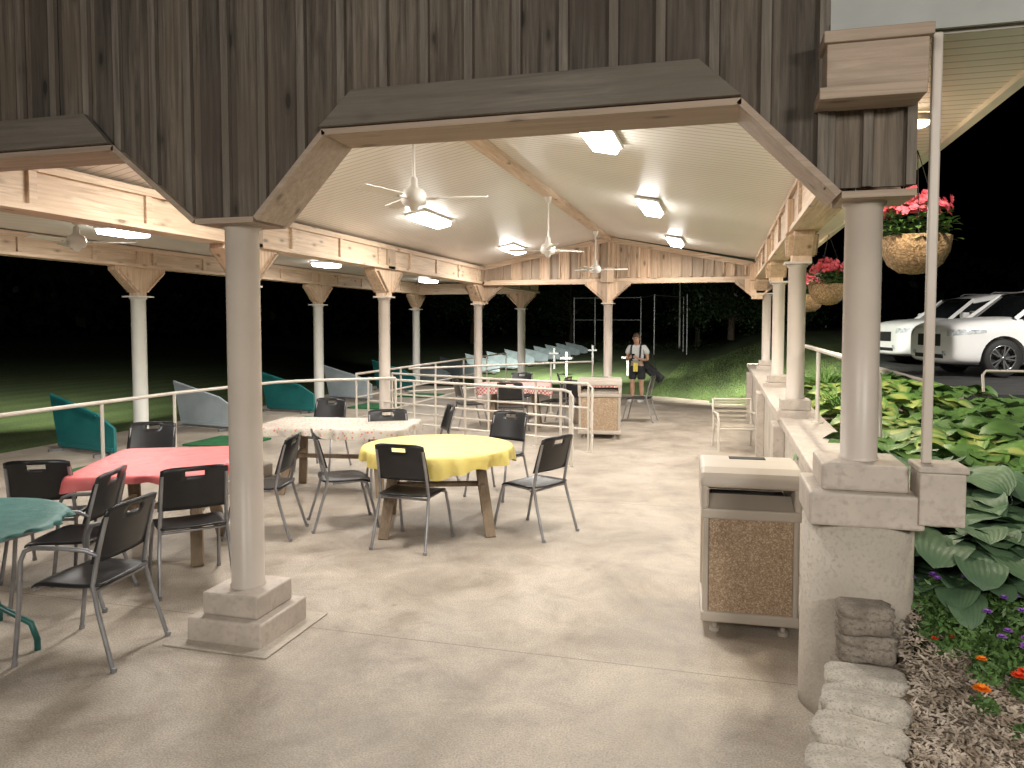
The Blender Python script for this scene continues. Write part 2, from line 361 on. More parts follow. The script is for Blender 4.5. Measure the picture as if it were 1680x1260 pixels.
# ------------------------------------------------------------------ pavilion
YF = 3.70; YB = 3.96
pav = thing('pavilion', 'open timber pavilion with weathered board facade and ribbed cream ceiling', 'pavilion', (0, 0, 0))
prof = [(-6.4, 2.84), (-5.95, 2.84), (-5.5, 2.39), (-5.14, 2.39), (-4.7, 2.82), (-3.38, 2.82), (-2.84, 2.38), (-2.47, 2.38), (-2.05, 2.82), (.07, 2.82), (.50, 2.38), (.80, 2.38)]
def pf(x):
    for (a, za), (c, zc) in zip(prof, prof[1:]):
        if a <= x <= c: return za+(zc-za)*(x-a)/(c-a)
    return 2.84
b = B(); bt = B(); x = -6.4; bw = .235
cuts = []
while x < .43: cuts.append(x); x += bw
cuts.append(.43)
for x0, x1 in zip(cuts, cuts[1:]):
    pts = [x0+.002]+[p[0] for p in prof if x0+.01 < p[0] < x1-.01]+[x1-.002]
    poly = [(q, pf(q)) for q in pts]+[(x1-.002, 4.45), (x0+.002, 4.45)]
    off = R(0, .006)
    b.prism(poly, YF-off, YF+.022, 'XZ')
    xb = x0+R(-.012, .012)
    if xb > -6.3: bt.prism([(xb-.022, pf(xb-.022)+.002), (xb+.022, pf(xb+.022)+.002), (xb+.022, 4.45), (xb-.022, 4.45)], YF-.036, YF-.007, 'XZ')
for x0, x1 in ((.432, .60), (.605, .795)):
    b.prism([(x0, 2.40), (x1, 2.40), (x1, 3.03), (x0, 3.03)], YF, YF+.022, 'XZ')
for xb in (.45, .605, .78): bt.box(xb-.020, xb+.020, YF-.026, YF-.003, 2.40, 2.76)
b2 = B()
x = -6.4
while x < .78:
    x1 = min(x+.2, .795)
    pts = [x+.002]+[p[0] for p in prof if x+.01 < p[0] < x1-.01]+[x1-.002]
    b2.prism([(q, pf(q)) for q in pts]+[(x1-.002, 3.55), (x+.002, 3.55)], YB-.02, YB, 'XZ'); x = x1
b.obj('facade_siding', M_dark, pav, label='dark weathered vertical board siding with knots')
bt.obj('facade_battens', M_batten, pav, bevel=.002)
b2.obj('rear_siding', M_pineZ, pav)
b = B()
for (a, za), (c, zc) in zip(prof, prof[1:]):
    d = Vector((c-a, 0, zc-za)).normalized(); n = Vector((d.z, 0, -d.x))
    p = Vector((a, 0, za)); q = Vector((c, 0, zc))
    vs = [p+Vector((0, YF-.045, 0)), q+Vector((0, YF-.045, 0)), q+Vector((0, YB+.02, 0)), p+Vector((0, YB+.02, 0))]
    vs2 = [v+n*.03 for v in vs]
    b.add(vs+vs2, [(0, 1, 2, 3), (4, 7, 6, 5), (0, 4, 5, 1), (1, 5, 6, 2), (2, 6, 7, 3), (3, 7, 4, 0)])
b.obj('opening_lining', M_grayY, pav, label='pale boards lining the underside of the openings')
for pl in ([(-2.05, 2.825), (.07, 2.825), (-.12, 3.0), (-1.86, 3.0)], [(-4.7, 2.825), (-3.38, 2.825), (-3.55, 3.0), (-4.52, 3.0)]):
    b = B(); b.prism(pl, YF-.080, YF-.038, 'XZ')
    b.obj('header_board', M_darkx, pav, bevel=.004, label='broad weathered header board with chamfered ends')
b = B(); b.box(.41, .80, 3.50, 3.68, 2.78, 2.97); b.box(.395, .815, 3.48, 3.69, 2.97, 3.02); b.box(.38, .79, 3.47, 3.685, 2.735, 2.785)
b.obj('beam_end_box', M_grayY, pav, bevel=.005)
SZ = 3.035
b = B(); b.box(.80, 1.40, YF, 15.6, SZ, SZ+.03); b.obj('eave_soffit', M_ceil, pav)
b = B(); b.box(1.40, 1.46, YF, 15.6, SZ-.03, SZ+.2); b.obj('eave_trim', M_white, pav)
b = B(); b.prism([(.44, SZ+.04), (1.46, SZ+.04), (1.46, SZ+.2), (.44, 3.72)], YF-.03, YF-.001, 'XZ')
b.box(.44, 1.46, YF-.05, YF-.031, SZ+.01, SZ+.07); b.obj('eave_fascia', M_fasc, pav)
b = B()
XL, XR, XM = -4.9, .68, -2.2
ZC, ZR = 2.97, 3.52
b.prism([(XL, ZC), (XM, ZR), (XR+.1, ZC), (XR+.1, ZC+.03), (XM, ZR+.03), (XL, ZC+.03)], YB+.001, 15.2, 'XZ')
b.obj('main_ceiling', M_ceil, pav)
b = B(); b.box(-8.4, -4.96, 2.2, 20.2, 2.93, 2.95); b.obj('deck_ceiling', M_ceil, pav)
b = B(); b.box(-2.27, -2.13, YB+.002, 15.19, 3.44, 3.515); b.obj('ridge_beam', M_pineY, pav, bevel=.004)
b = B(); b.prism([(-9.0, 2.97), (XL, 3.05), (XM, 3.95), (1.48, 3.08), (1.48, 3.28), (XM, 4.2), (XL, 3.3), (-9.0, 3.2)], YB+.05, 20.5, 'XZ'); b.obj('roof', M_dblack, pav)
def lbeam(xc, y0, y1, z0, z1, w, name, step=1.15):
    b = B(); b.box(xc-w/2, xc+w/2, y0, y1, z0, z1)
    for s in (-1, 1):
        xo = xc+s*w/2
        a, c = sorted((xo, xo+s*.035)); b.box(a, c, y0, y1, z1-.07, z1-.004); b.box(a, c, y0, y1, z0+.003, z0+.05)
        y = y0+.4
        while y < y1-.1:
            a2, c2 = sorted((xo, xo+s*.028)); b.box(a2, c2, y, y+.07, z0+.05, z1-.07); y += step
    return b.obj(name, M_pineY, pav, bevel=.003)
lbeam(-4.9, YB+.01, 15.2, 2.60, 2.96, .2, 'eave_beam'); lbeam(.70, YB+.01, 15.2, 2.62, 3.03, .18, 'eave_beam')
lbeam(-4.9, 15.3, 20.1, 2.60, 2.92, .2, 'eave_beam')
lbeam(-8.4, 2.4, 20.3, 2.62, 2.92, .18, 'deck_beam')
def xbeam(yc, x0, x1, z0, z1, name):
    b = B(); b.box(x0, x1, yc-.08, yc+.08, z0, z1); b.box(x0, x1, yc-.105, yc-.081, z0+.003, z0+.05); b.box(x0, x1, yc-.105, yc-.081, z1-.06, z1-.003)
    return b.obj(name, M_pineX, pav, bevel=.003)
xbeam(20.2, -8.3, -5.0, 2.6, 2.9, 'deck_beam')
b = B(); x = XL+.1
while x < XR-.05:
    x1 = min(x+.2, XR-.02); top = lambda q: ZC+(ZR-ZC)*(1-abs(q-XM)/2.75)-.005
    pts = [x+.003, x1-.003] if not (x < XM < x1) else [x+.003, XM, x1-.003]
    b.prism([(x+.003, 2.63), (x1-.003, 2.63)]+[(q, top(q)) for q in reversed(pts)], 15.22, 15.24, 'XZ')
    b.box(x-.025, x+.025, 15.18, 15.219, 2.70, top(x)-.01); x = x1
b.obj('end_gable_siding', M_pineZ, pav, label='pale board and batten end gable')
b = B(); b.box(XL+.1, XR-.1, 15.12, 15.3, 2.58, 2.68)
for s in (-1, 1): b.beam((XM, 15.19, ZR-.06), (XM+s*2.75, 15.19, ZC-.06), .03, .1, 0)
b.obj('end_gable_trim', M_pineX, pav, bevel=.003)
def gusset(x, y, z0, z1, wt, axis, name='bracket', th=.17, wb=.2):
    b = B(); c = x if axis == 'X' else y; o = y if axis == 'X' else x
    pl = [(c-wb/2, z0), (c+wb/2, z0), (c+wb/2, z0+.05), (c+wt/2, z1-.07), (c+wt/2, z1), (c-wt/2, z1), (c-wt/2, z1-.07), (c-wb/2, z0+.05)]
    b.prism(pl, o-th/2, o+th/2, 'XZ' if axis == 'X' else 'YZ')
    for s in (-1, 1):
        for q in (-1, 1):
            p0 = (c+q*(wb/2-.02), z0+.06); p1 = (c+q*(wt/2-.05), z1-.06)
            oo = o+s*(th/2+.011)
            A = (p0[0], oo, p0[1]) if axis == 'X' else (oo, p0[0], p0[1]); C = (p1[0], oo, p1[1]) if axis == 'X' else (oo, p1[0], p1[1])
            b.beam(A, C, .022, .06, 0, up=(1, 0, 0) if axis == 'Y' else (0, 1, 0))
    if axis == 'X': b.box(c-.13, c+.13, o-th/2-.05, o+th/2+.05, z1-.02, z1+.28)
    else: b.box(o-th/2-.05, o+th/2+.05, c-.13, c+.13, z1-.02, z1+.28)
    b.obj(name, M_pineZ, pav, bevel=.004)
inner = [(-4.9, 7.1), (-4.9, 10.55), (-4.9, 15.12)]
for x, y in inner: gusset(x, y, 2.2, 2.62, .95, 'Y')
outer = [(-8.4, 4.2), (-8.4, 9.5), (-8.4, 14.75), (-8.4, 20.2)]
for x, y in outer: gusset(x, y, 2.2, 2.63, 1.0, 'Y', th=.14)
gusset(-5.3, 20.2, 2.2, 2.62, .8, 'X'); gusset(-6.5, 20.2, 2.2, 2.62, .5, 'X')
rights = [(.66, 7.5), (.73, 10.9), (.80, 15.1)]
for x, y in rights: gusset(.69, y, 2.36, 2.64, .6, 'Y', th=.17)
gusset(-2.2, 15.14, 2.2, 2.62, .9, 'X', th=.12); gusset(.62, 15.05, 2.25, 2.62, .8, 'X', th=.1); gusset(-4.85, 15.3, 2.2, 2.62, .9, 'X', th=.1)
def column(x, y, z0, z1, r, mat, pl=True, steps=((.24, 0, .14), (.18, .14, .27)), pz=0):
    b = B(); b.lathe([(r*1.06, z0), (r*1.06, z0+.012), (r, z0+.016), (r, z1-.05), (r*1.18, z1-.045), (r*1.18, z1-.02)], 36)
    b.box(-r*1.45, r*1.45, -r*1.45, r*1.45, z1-.02, z1)
    o = b.obj('column', mat, pav, (x, y, 0))
    if pl:
        b = B()
        for w, a, c in steps: b.box(-w, w, -w, w, pz+a, pz+c)
        b.obj('plinth', M_plinth, o, bevel=.012)
    return o
c = column(-2.66, 3.83, .27, 2.38, .094, M_paint)
b = B(); b.box(-.33, .33, -.33, .33, .002, .009); b.obj('base_pad', M_conc_r, c)
column(-5.4, 3.83, .27, 2.39, .1, M_paint)
c = column(.62, 3.83, 1.17, 2.38, .08, M_paint, True, ((.235, 0, .15), (.18, .15, .27)), .9)
b = B(); b.lathe([(.001, 0), (.245, 0), (.245, .06), (.24, .9), (.001, .9)], 48); b.obj('pier', M_conc_r, c, label='round pale concrete pier')
for x, y in inner: column(x, y, .27, 2.2, .085, M_paint)
column(-2.2, 15.2, .27, 2.2, .085, M_paint)
for x, y in outer+[(-5.3, 20.2)]: column(x, y, .05, 2.2, .105, M_white, False)
column(-6.5, 20.2, .05, 2.2, .05, M_white, False)
for x, y in rights: column(x, y, 1.10, 2.36, .078, M_paint, True, ((.17, 0, .10), (.13, .10, .20)), .9)

w = thing('low_wall', 'low concrete knee wall with a broad beige cap', 'wall', (.0, 0, 0))
b = B(); b.box(.56, .86, 4.1, 17.0, 0, .86); b.obj('wall_face', M_conc_r, w, bevel=.01)
b = B(); b.box(.52, .90, 4.08, 17.05, .862, .94); b.obj('wall_cap', M_plinth, w, bevel=.01)
for x, y in rights:
    b = B(); b.box(.46, .559, y-.22, y+.22, 0, .86); b.obj('pilaster', M_plinth, w, bevel=.008)

def rail_obj(name, label, pts, posts, z, bars=(), r=.018, mat=M_rail):
    t = thing(name, label, 'railing')
    b = B(); P = [Vector((p[0], p[1], z if len(p) < 3 else p[2])) for p in pts]
    b.tube(P, r, 12)
    b.obj('top_rail', mat, t)
    for zz in bars:
        b = B(); b.tube([Vector((p.x, p.y, p.z-z+zz)) for p in P], r*.8, 10); b.obj('lower_rail', mat, t)
    for p in posts:
        b = B(); z0 = p[2] if len(p) > 2 else 0
        b.cyl((p[0], p[1], z0), (p[0], p[1], z-.005), r*.95, n=12); b.cyl((p[0], p[1], z0), (p[0], p[1], z0+.012), .05, n=16)
        b.obj('post', mat, t)
    return t
rail_obj('handrail', 'almond pipe handrail standing on the knee wall', [(.80, 4.35, 1.2), (.80, 4.4, 1.5), (.80, 4.5, 1.57), (.80, 9.8, 1.57), (.80, 9.9, 1.5)], [(.80, y, .94) for y in (5.0, 5.35, 7.0, 9.8)], 1.57)
rail_obj('handrail', 'almond pipe handrail along the deck edge', [(-5.65, 1.6), (-5.65, 6.88), (-5.45, 8.5), (-5.3, 8.75), (-4.3, 9.6)], [(-5.65, 4.4), (-5.66, 5.9), (-5.65, 6.88), (-5.5, 8.1), (-4.3, 9.6)], 1.05, ())
rail_obj('ramp_railing', 'pipe railing beside the ramp with rounded end', [(-1.80, 9.30, .35), (-1.78, 9.30, .88), (-1.83, 9.33, .94), (-1.9, 9.36, .96), (-3.4, 9.9), (-5.2, 10.6)], [(-1.82, 9.34), (-1.95, 9.38), (-3.4, 9.9), (-4.3, 10.25), (-5.2, 10.6)], .96, (.62, .34))
rail_obj('ramp_railing', 'pipe railing on the far side of the ramp', [(-1.74, 10.44, .35), (-1.72, 10.44, .9), (-1.8, 10.47, .96), (-3.4, 11.0), (-5.3, 11.7)], [(-1.78, 10.46), (-2.6, 10.74), (-3.4, 11.0), (-4.4, 11.36), (-5.3, 11.7)], .96, (.62, .32))
rail_obj('ramp_railing', 'long pipe railing with lower bars along the ramp', [(-5.4, 10.6), (-5.4, 19.0)], [(-5.4, 10.6+i*1.68) for i in range(6)], 1.02, (.66, .34))
rail_obj('ramp_railing', 'pipe railing crossing behind the tables', [(-5.3, 12.4), (-2.6, 15.75)], [(-4.4, 13.5), (-3.3, 14.9), (-2.6, 15.75)], 1.0, (.6,))
t = thing('downspout', 'slim beige downspout pipe on a painted box', 'downspout', (.865, 3.66, 0))
b = B(); b.box(-.020, .020, -.017, .017, 1.19, 3.03); b.obj('pipe', M_paint, t, bevel=.008)
b = B(); b.box(-.04, .14, -.08, .1, .93, 1.16); b.box(-.05, .15, -.09, .11, 1.16, 1.19); b.obj('base_box', M_plinth, t, bevel=.008)

# ------------------------------------------------------------------ light fixtures & fans
def ceiling_fixture(loc, tilt, power, grp, label, sx=.24, sy=1.0):
    t = thing('ceiling_light', label, 'ceiling light', loc, 0, grp)
    b = B(); b.box(-sx/2-.02, sx/2+.02, -sy/2-.02, sy/2+.02, -.03, .0); b.obj('housing', M_fan, t, rot=(0, tilt, 0), bevel=.006)
    b = B(); b.prism([(-sx/2, -.031), (-sx/2+.02, -.085), (sx/2-.02, -.085), (sx/2, -.031)], -sy/2, sy/2, 'XZ'); b.obj('diffuser', M_lens, t, rot=(0, tilt, 0), bevel=.01)
    area('light_source', t, (0, 0, -.12), sx, sy, power)
    return t
tl = math.atan(.2)
G1 = 'fluorescent ceiling lights under the pavilion roof'
for x, y in ((-.93, 5.8), (-.87, 9.6), (-.80, 13.6)): ceiling_fixture((x, y, ZR-(x-XM)*.191-.004), tl, 62, G1, 'lit rectangular fluorescent light on the sloped cream ceiling')
for x, y in ((-3.65, 5.5), (-3.75, 9.5), (-3.75, 13.7)): ceiling_fixture((x, y, ZR+(x-XM)*.203-.004), -tl, 60, G1, 'lit rectangular fluorescent light on the sloped cream ceiling')
for x, y in ((-6.9, 3.4), (-6.9, 7.6), (-7.1, 12.8), (-7.3, 18.4)): ceiling_fixture((x, y, 2.926), 0, 48, 'square lights under the deck ceiling', 'lit square ceiling light above the hitting deck', .35, .5)
def fan(loc, rod, rz):
    t = thing('ceiling_fan', 'white three blade ceiling fan on a long down rod', 'ceiling fan', loc, rz, 'white ceiling fans')
    b = B(); b.cyl((0, 0, 0), (0, 0, rod), .013, n=12); b.obj('down_rod', M_fan, t)
    b = B(); b.lathe([(.015, rod-.09), (.04, rod-.07), (.05, rod-.005)], 24); b.obj('canopy', M_fan, t)
    b = B(); b.lathe([(.016, .16), (.03, .15), (.035, .08), (.075, .06), (.095, .03), (.098, -.03), (.085, -.055), (.04, -.07), (.03, -.1), (.001, -.105)], 28); b.obj('motor', M_fan, t)
    for i in range(3):
        a = i*2*pi/3; b = B()
        b.beam((.08, 0, -.01), (.18, 0, -.01), .03, .012)
        b.add([(.16, -.04, -.018), (.57, -.055, -.012), (.58, .05, .012), (.16, .04, .008), (.16, -.04, -.012), (.57, -.055, -.006), (.58, .05, .018), (.16, .04, .014)], [(0, 1, 2, 3), (4, 7, 6, 5), (0, 4, 5, 1), (1, 5, 6, 2), (2, 6, 7, 3), (3, 7, 4, 0)])
        b.obj('blade', M_fan, t, rot=(0, 0, a))
fan((-2.34, 5.6, 2.78), .66, radians(12)); fan((-2.2, 9.75, 2.76), .68, radians(50)); fan((-2.2, 13.6, 2.76), .68, radians(15)); fan((-6.6, 6.6, 2.66), .26, radians(30))
def soffit_light(loc, power):
    t = thing('soffit_light', 'small round lit lamp in the eave soffit', 'soffit light', loc, 0, 'round lamps along the eave')
    b = B(); b.lathe([(.10, 0), (.11, -.03), (.085, -.04)], 28); b.obj('trim_ring', M_fan, t)
    b = B(); b.lathe([(.085, -.038), (.06, -.06), (.001, -.068)], 24); b.obj('lens', M_warm, t)
    area('light_source', t, (0, 0, -.08), .15, .15, power, (1, .88, .68), shape='DISK')
for y, p in ((5.1, 30), (8.9, 46), (12.2, 34)): soffit_light((1.10, y, SZ-.001), p)
def unseen_lamp_post(x, y, h, power, rx, rz, lab, sx=.5, sy=.3):  # unseen poles added to light the patio, flower bed and lot
    t = thing('unseen_lamp_post', lab, 'unseen lamp post', (x, y, 0), rz, 'unseen pole lamps around the patio and lot')
    b = B(); b.cyl((0, 0, 0), (0, 0, h), .05, .04); b.cyl((0, 0, 0), (0, 0, .25), .09, .07); b.obj('pole', M_paint, t)
    b = B(); b.box(-.3, .3, -.1, .2, h, h+.1); b.obj('lamp_head', M_paint, t, bevel=.02)
    area('light_source', t, (0, .12, h-.02), sx, sy, power, (1, .95, .87), rot=(rx, 0, 0))
unseen_lamp_post(-1.6, -3.2, 3.6, 225, radians(50), radians(0), 'unseen tall pole lamp added to light the patio approach', 1.5, 1.0)
unseen_lamp_post(3.0, -1.4, 3.3, 200, radians(45), radians(12), 'unseen tall pole lamp added to light the flower bed', 1.0, .7)
unseen_lamp_post(8.2, 11.0, 5.2, 1100, radians(42), radians(15), 'unseen tall pole lamp lighting the parking lot')
def flood(loc, rz, rx, power, lab, spread=60):  # extra floods added only to brighten the range and lawn slope
    t = thing('fill_floodlight', lab, 'fill_floodlight', loc, rz, 'added floodlights on the roof edge')
    b = B(); b.box(-.2, .2, -.1, .05, -.14, .14); b.obj('lamp_head', M_fan, t, bevel=.02)
    area('light_source', t, (0, .1, 0), .4, .3, power, (1, 1, .86), rot=(rx, 0, 0), spread=spread)
flood((-4.0, 20.75, 3.4), radians(14), radians(62), 800, 'floodlight added at the deck roof end to brighten the range', 72)
flood((.2, 15.8, 3.4), radians(-10), radians(58), 1700, 'floodlight added at the gable end to brighten the lawn slope', 84)
flood((-9.2, 10.0, 3.2), radians(62), radians(70), 260, 'floodlight added at the deck roof edge to brighten the range', 80)

# ------------------------------------------------------------------ chairs
def make_chair(arms=False):
    G = 'black stacking chairs around the tables'
    t = thing('chair', 'black plastic stacking chair with grey steel legs' if not arms else 'black plastic armchair with grey tubular arms', 'chair', (0, 0, -50), 0, G)
    b = B()
    for s in (-1, 1):
        if arms:
            b.tube([(s*.25, .27, 0), (s*.25, .235, .3), (s*.25, .215, .56), (s*.25, .19, .615), (s*.25, .14, .635), (s*.25, -.02, .64), (s*.235, -.15, .63), (s*.215, -.2, .6)], .0125, 10)
        else:
            b.tube([(s*.235, .27, 0), (s*.225, .21, .25), (s*.215, .17, .40), (s*.20, .13, .425), (s*.19, -.12, .41)], .0125, 10)
        b.tube([(s*.235, -.29, 0), (s*.22, -.2, .3), (s*.21, -.165, .44), (s*.205, -.2, .62), (s*.2, -.245, .80)], .0125, 10)
        for y in (.27, -.29): b.cyl((s*(.25 if arms and y > 0 else .235), y, 0), (s*(.25 if arms and y > 0 else .235), y-.004, .025), .016, n=10)
    b.tube([(-.215, .165, .405), (.215, .165, .405)], .010, 8); b.tube([(-.212, -.17, .405), (.212, -.17, .405)], .010, 8)
    b.obj('frame', M_steel, t)
    b = B(); n = 10; vs = []
    for L in (0, 1):
        for j in range(n+1):
            for i in range(n+1):
                u = -1+2*i/n; v = -1+2*j/n
                k = 1-.10*(abs(u*v)**3)
                x = u*.225*k; y = v*.22*k
                z = .44-.018*(1-u*u)*(1-v*v)-.025*max(0, v-.5)**2*4+.012*max(0, -v-.6)
                vs.append((x, y, z-(.014 if L else 0)))
    N = n+1; fs = []
    for j in range(n):
        for i in range(n):
            a = j*N+i; fs.append((a, a+1, a+N+1, a+N)); a += N*N; fs.append((a, a+N, a+N+1, a+1))
    ring = [i for i in range(N)]+[j*N+n for j in range(1, N)]+[n*N+i for i in range(n-1, -1, -1)]+[j*N for j in range(n-1, 0, -1)]
    for a, c in zip(ring, ring[1:]+ring[:1]): fs.append((a, a+N*N, c+N*N, c))
    b.add(vs, fs, 0, True); b.obj('seat', M_black, t)
    b = B(); nu, nv = 14, 9; vs = []
    for L in (0, 1):
        for j in range(nv+1):
            for i in range(nu+1):
                u = -1+2*i/nu; v = j/nv
                wid = .222-.012*v
                z = .555+.30*v-.018*abs(u)**6*(1 if v > .8 else 0)
                y = -.175-.085*v-.025*(1-u*u)+(.012 if L else 0)
                vs.append((u*wid, y, z))
    N = nu+1; NT = N*(nv+1)
    hole = {(j, i) for j in (7,) for i in (5, 6, 7, 8)}
    fs = []; edges = {}
    for j in range(nv):
        for i in range(nu):
            if (j, i) in hole: continue
            a = j*N+i; q = (a, a+1, a+N+1, a+N); fs.append(q); fs.append(tuple(x+NT for x in q[::-1]))
            for k in range(4):
                e = (q[k], q[(k+1) % 4]); edges[e] = 1
    for (a, c) in list(edges):
        if (c, a) not in edges: fs.append((a, a+NT, c+NT, c))
    b.add(vs, fs, 0, True); b.obj('backrest', M_black, t)
    return t
def dirz(dx, dy): return math.atan2(-dx, dy)
ch = make_chair(); cha = make_chair(True)
chairs = [(-2.42, 5.74, .05, 1), (-3.25, 6.12, .85, .6), (-3.40, 7.45, .6, -1), (-1.55, 6.35, -.95, .45), (-2.25, 7.6, -.3, -1),
          (-3.55, 4.45, -.75, .7), (-4.68, 4.40, -.45, .9), (-5.15, 5.85, .4, -1), (-3.75, 5.65, -1, -.25),
          (-4.75, 8.4, 0, -1), (-3.25, 8.2, -1, -.6), (-4.15, 12.35, .7, .5), (-3.3, 12.0, -.1, 1), (-2.85, 13.2, -1, .1), (-3.7, 13.9, 0, -1), (-1.45, 14.1, -1, .1), (-2.7, 14.0, 1, .2), (-2.3, 12.75, .1, 1)]
first = True
for x, y, dx, dy in chairs:
    if first: ch.location = (x, y, 0); ch.rotation_euler = (0, 0, dirz(dx, dy)); first = False
    else: copy_thing(ch, (x, y, 0), dirz(dx, dy))
cha.location = (-3.32, 3.36, 0); cha.rotation_euler = (0, 0, dirz(-1, -.12))
copy_thing(cha, (-4.04, 3.95, 0), dirz(-1, -.35))

# ------------------------------------------------------------------ tables
def outline(kind, th, a, c):
    if kind == 'round': return a
    ct, st = abs(cos(th)), abs(sin(th)); p = 14
    return ((ct/a)**p+(st/c)**p)**(-1/p)
def table(label, loc, rz, kind, a, c, mat, z=.73, drop=.16, wav=9, legs='wood', grp='tables with plastic covers'):
    t = thing('picnic_table', label, 'table', loc, rz, grp)
    b = B(); n = 220; rings = []; ph = R(0, 6)
    for f in (.02, .3, .6, .85, .97): rings.append([(cos(2*pi*i/n)*outline(kind, 2*pi*i/n, a, c)*f, sin(2*pi*i/n)*outline(kind, 2*pi*i/n, a, c)*f, z+.006*noise.noise(Vector((cos(2*pi*i/n)*f*5, sin(2*pi*i/n)*f*5, ph)))) for i in range(n)])
    for k in range(8):
        tt = k/7; row = []
        for i in range(n):
            th = 2*pi*i/n; r = outline(kind, th, a, c)
            wv = sin(wav*th+ph+1.5*sin(2*th))*.5+sin((wav*2+3)*th+ph*2+sin(5*th))*.4+.3*sin((wav*4+1)*th+ph)
            off = .004+.012*min(1, tt*3)+.032*tt*wv
            dr = drop*(1+.22*sin(3*th+ph)+.12*sin(7*th+ph)+.06*sin(19*th))*(1+(.35*max(0, r-max(a, c)*.98)/.2 if kind != 'round' else 0))
            row.append((cos(th)*(r+off), sin(th)*(r+off), z-.003-dr*tt*(tt**.2)))
        rings.append(row)
    vs = [p for r_ in rings for p in r_]
    fs = [(k*n+i, k*n+(i+1) % n, (k+1)*n+(i+1) % n, (k+1)*n+i) for k in range(len(rings)-1) for i in range(n)]+[tuple(range(n))]
    b.add(vs, fs, 0, True); b.obj('tablecloth', mat, t)
    b = B(); ins = .02
    pts = [(cos(2*pi*i/48)*(outline(kind, 2*pi*i/48, a, c)-ins), sin(2*pi*i/48)*(outline(kind, 2*pi*i/48, a, c)-ins)) for i in range(48)]
    b.prism(pts, z-.045, z-.012, 'XY'); b.obj('tabletop', M_tabwood if legs == 'wood' else M_steel, t)
    if legs == 'wood':
        lx = a*.68; ly = c*.62
        for sx in (-1, 1):
            for sy in (-1, 1):
                b = B(); b.beam((sx*lx*.80, sy*ly*.35, z-.06), (sx*lx*1.0, sy*ly*1.05, .0), .038, .088, 0, up=(1, 0, 0)); b.obj('leg', M_tabwood, t, bevel=.004)
            b = B(); b.beam((sx*lx*.86, -ly*.75, .38), (sx*lx*.86, ly*.75, .38), .038, .085); b.beam((sx*lx*.8, -ly*.6, z-.09), (sx*lx*.8, ly*.6, z-.09), .038, .085); b.obj('cross_rail', M_tabwood, t, bevel=.004)
        b = B(); b.beam((-lx*.84, 0, .37), (lx*.84, 0, .37), .085, .035, 0); b.obj('stretcher', M_tabwood, t, bevel=.004)
    else:
        b = B(); b.cyl((0, 0, .3), (0, 0, z-.05), .035)
        b.obj('pedestal', legs, t)
        for i in range(4):
            an = i*pi/2+.35; b = B()
            b.tube([(cos(an)*d, sin(an)*d, h) for d, h in ((.02, .5), (.10, .45), (.2, .28), (.34, .20), (.42, .15), (.45, .06), (.45, 0))], .017, 10); b.obj('leg', legs, t)
    return t
M_tealm = noisy('teal_enamel_tube', (.01, .08, .07), (.02, .12, .1), 5, .3)
table('round picnic table under a yellow cloth', (-2.42, 6.30, 0), radians(20), 'round', .66, .66, M_yel, .72, .13, 8)
table('square picnic table under a coral red cloth', (-4.20, 4.98, 0), radians(24), 'sq', .50, .64, M_red, .73, .07, 7)
table('round metal table with a dark green cloth', (-4.04, 3.12, 0), 0, 'round', .56, .56, M_teal, .73, .03, 9, M_tealm)
table('picnic table under a cream fruit print cloth', (-3.95, 7.35, 0), radians(8), 'sq', .80, .46, M_fruit, .73, .09, 9)
table('picnic table under a red checked cloth', (-3.5, 12.9, 0), radians(10), 'sq', .62, .45, M_chk, .73, .14, 9)
table('small picnic table under a red checked cloth', (-2.25, 13.7, 0), radians(5), 'sq', .42, .42, M_chk, .73, .14, 9)

# ------------------------------------------------------------------ bins
def bin_():
    t = thing('litter_bin', 'square beige litter bin with pebble aggregate panels and hooded top', 'litter bin', (0, 0, 0), 0, 'pebble panel litter bins')
    W = .25
    b = B()
    for sx in (-1, 1):
        for sy in (-1, 1):
            a0, a1 = sorted((sx*W, sx*(W-.032))); c0, c1 = sorted((sy*W, sy*(W-.032))); b.box(a0, a1, c0, c1, .07, .66)
    for z0, z1 in ((.07, .13), (.65, .71)):
        b.box(-W-.008, W+.008, -W-.008, W+.008, z0, z1)
    b.obj('frame', M_bin, t, bevel=.012, seg=3)
    for an in range(4):
        b = B(); b.box(-W+.034, W-.034, -W+.008, -W+.028, .13, .65); b.obj('panel', M_pebble, t, rot=(0, 0, an*pi/2))
    b = B()
    for s in (-1, 1):   # side cheeks, curved in profile
        a0, a1 = sorted((s*(W+.012), s*(W-.03)))
        b.prism([(-W-.012, .70), (W+.012, .70), (W+.012, .86), (-W-.012, .86)], a0, a1, 'YZ')
    b.prism([(-W-.016, .825), (-W-.014, .87), (-W+.01, .905), (-W+.06, .93), (0, .94), (W-.06, .93), (W-.01, .905), (W+.014, .87), (W+.016, .825)], -W-.016, W+.016, 'YZ')
    b.obj('hood', M_bin, t, bevel=.022, seg=5)
    for s in (-1, 1):
        b = B()
        b.add([(-W+.032, s*(W+.0), .712), (W-.032, s*(W+.0), .712), (W-.032, s*(W-.13), .765), (-W+.032, s*(W-.13), .765)], [(0, 1, 2, 3)])
        b.obj('chute_flap', M_bin, t)
    b = B(); b.box(-W+.05, W-.05, -W+.135, W-.135, .60, .74); b.obj('inner_bin', M_dblack, t)
    b = B(); b.box(-.10, .10, .03, .11, .935, .942); b.obj('ash_tray', M_dblack, t, bevel=.003)
    for sx in (-1, 1):
        for sy in (-1, 1):
            b = B(); b.cyl((sx*.18, sy*.18, 0), (sx*.18, sy*.18, .02), .028); b.cyl((sx*.18, sy*.18, .02), (sx*.18, sy*.18, .075), .012); b.obj('foot', M_bin, t)
    return t
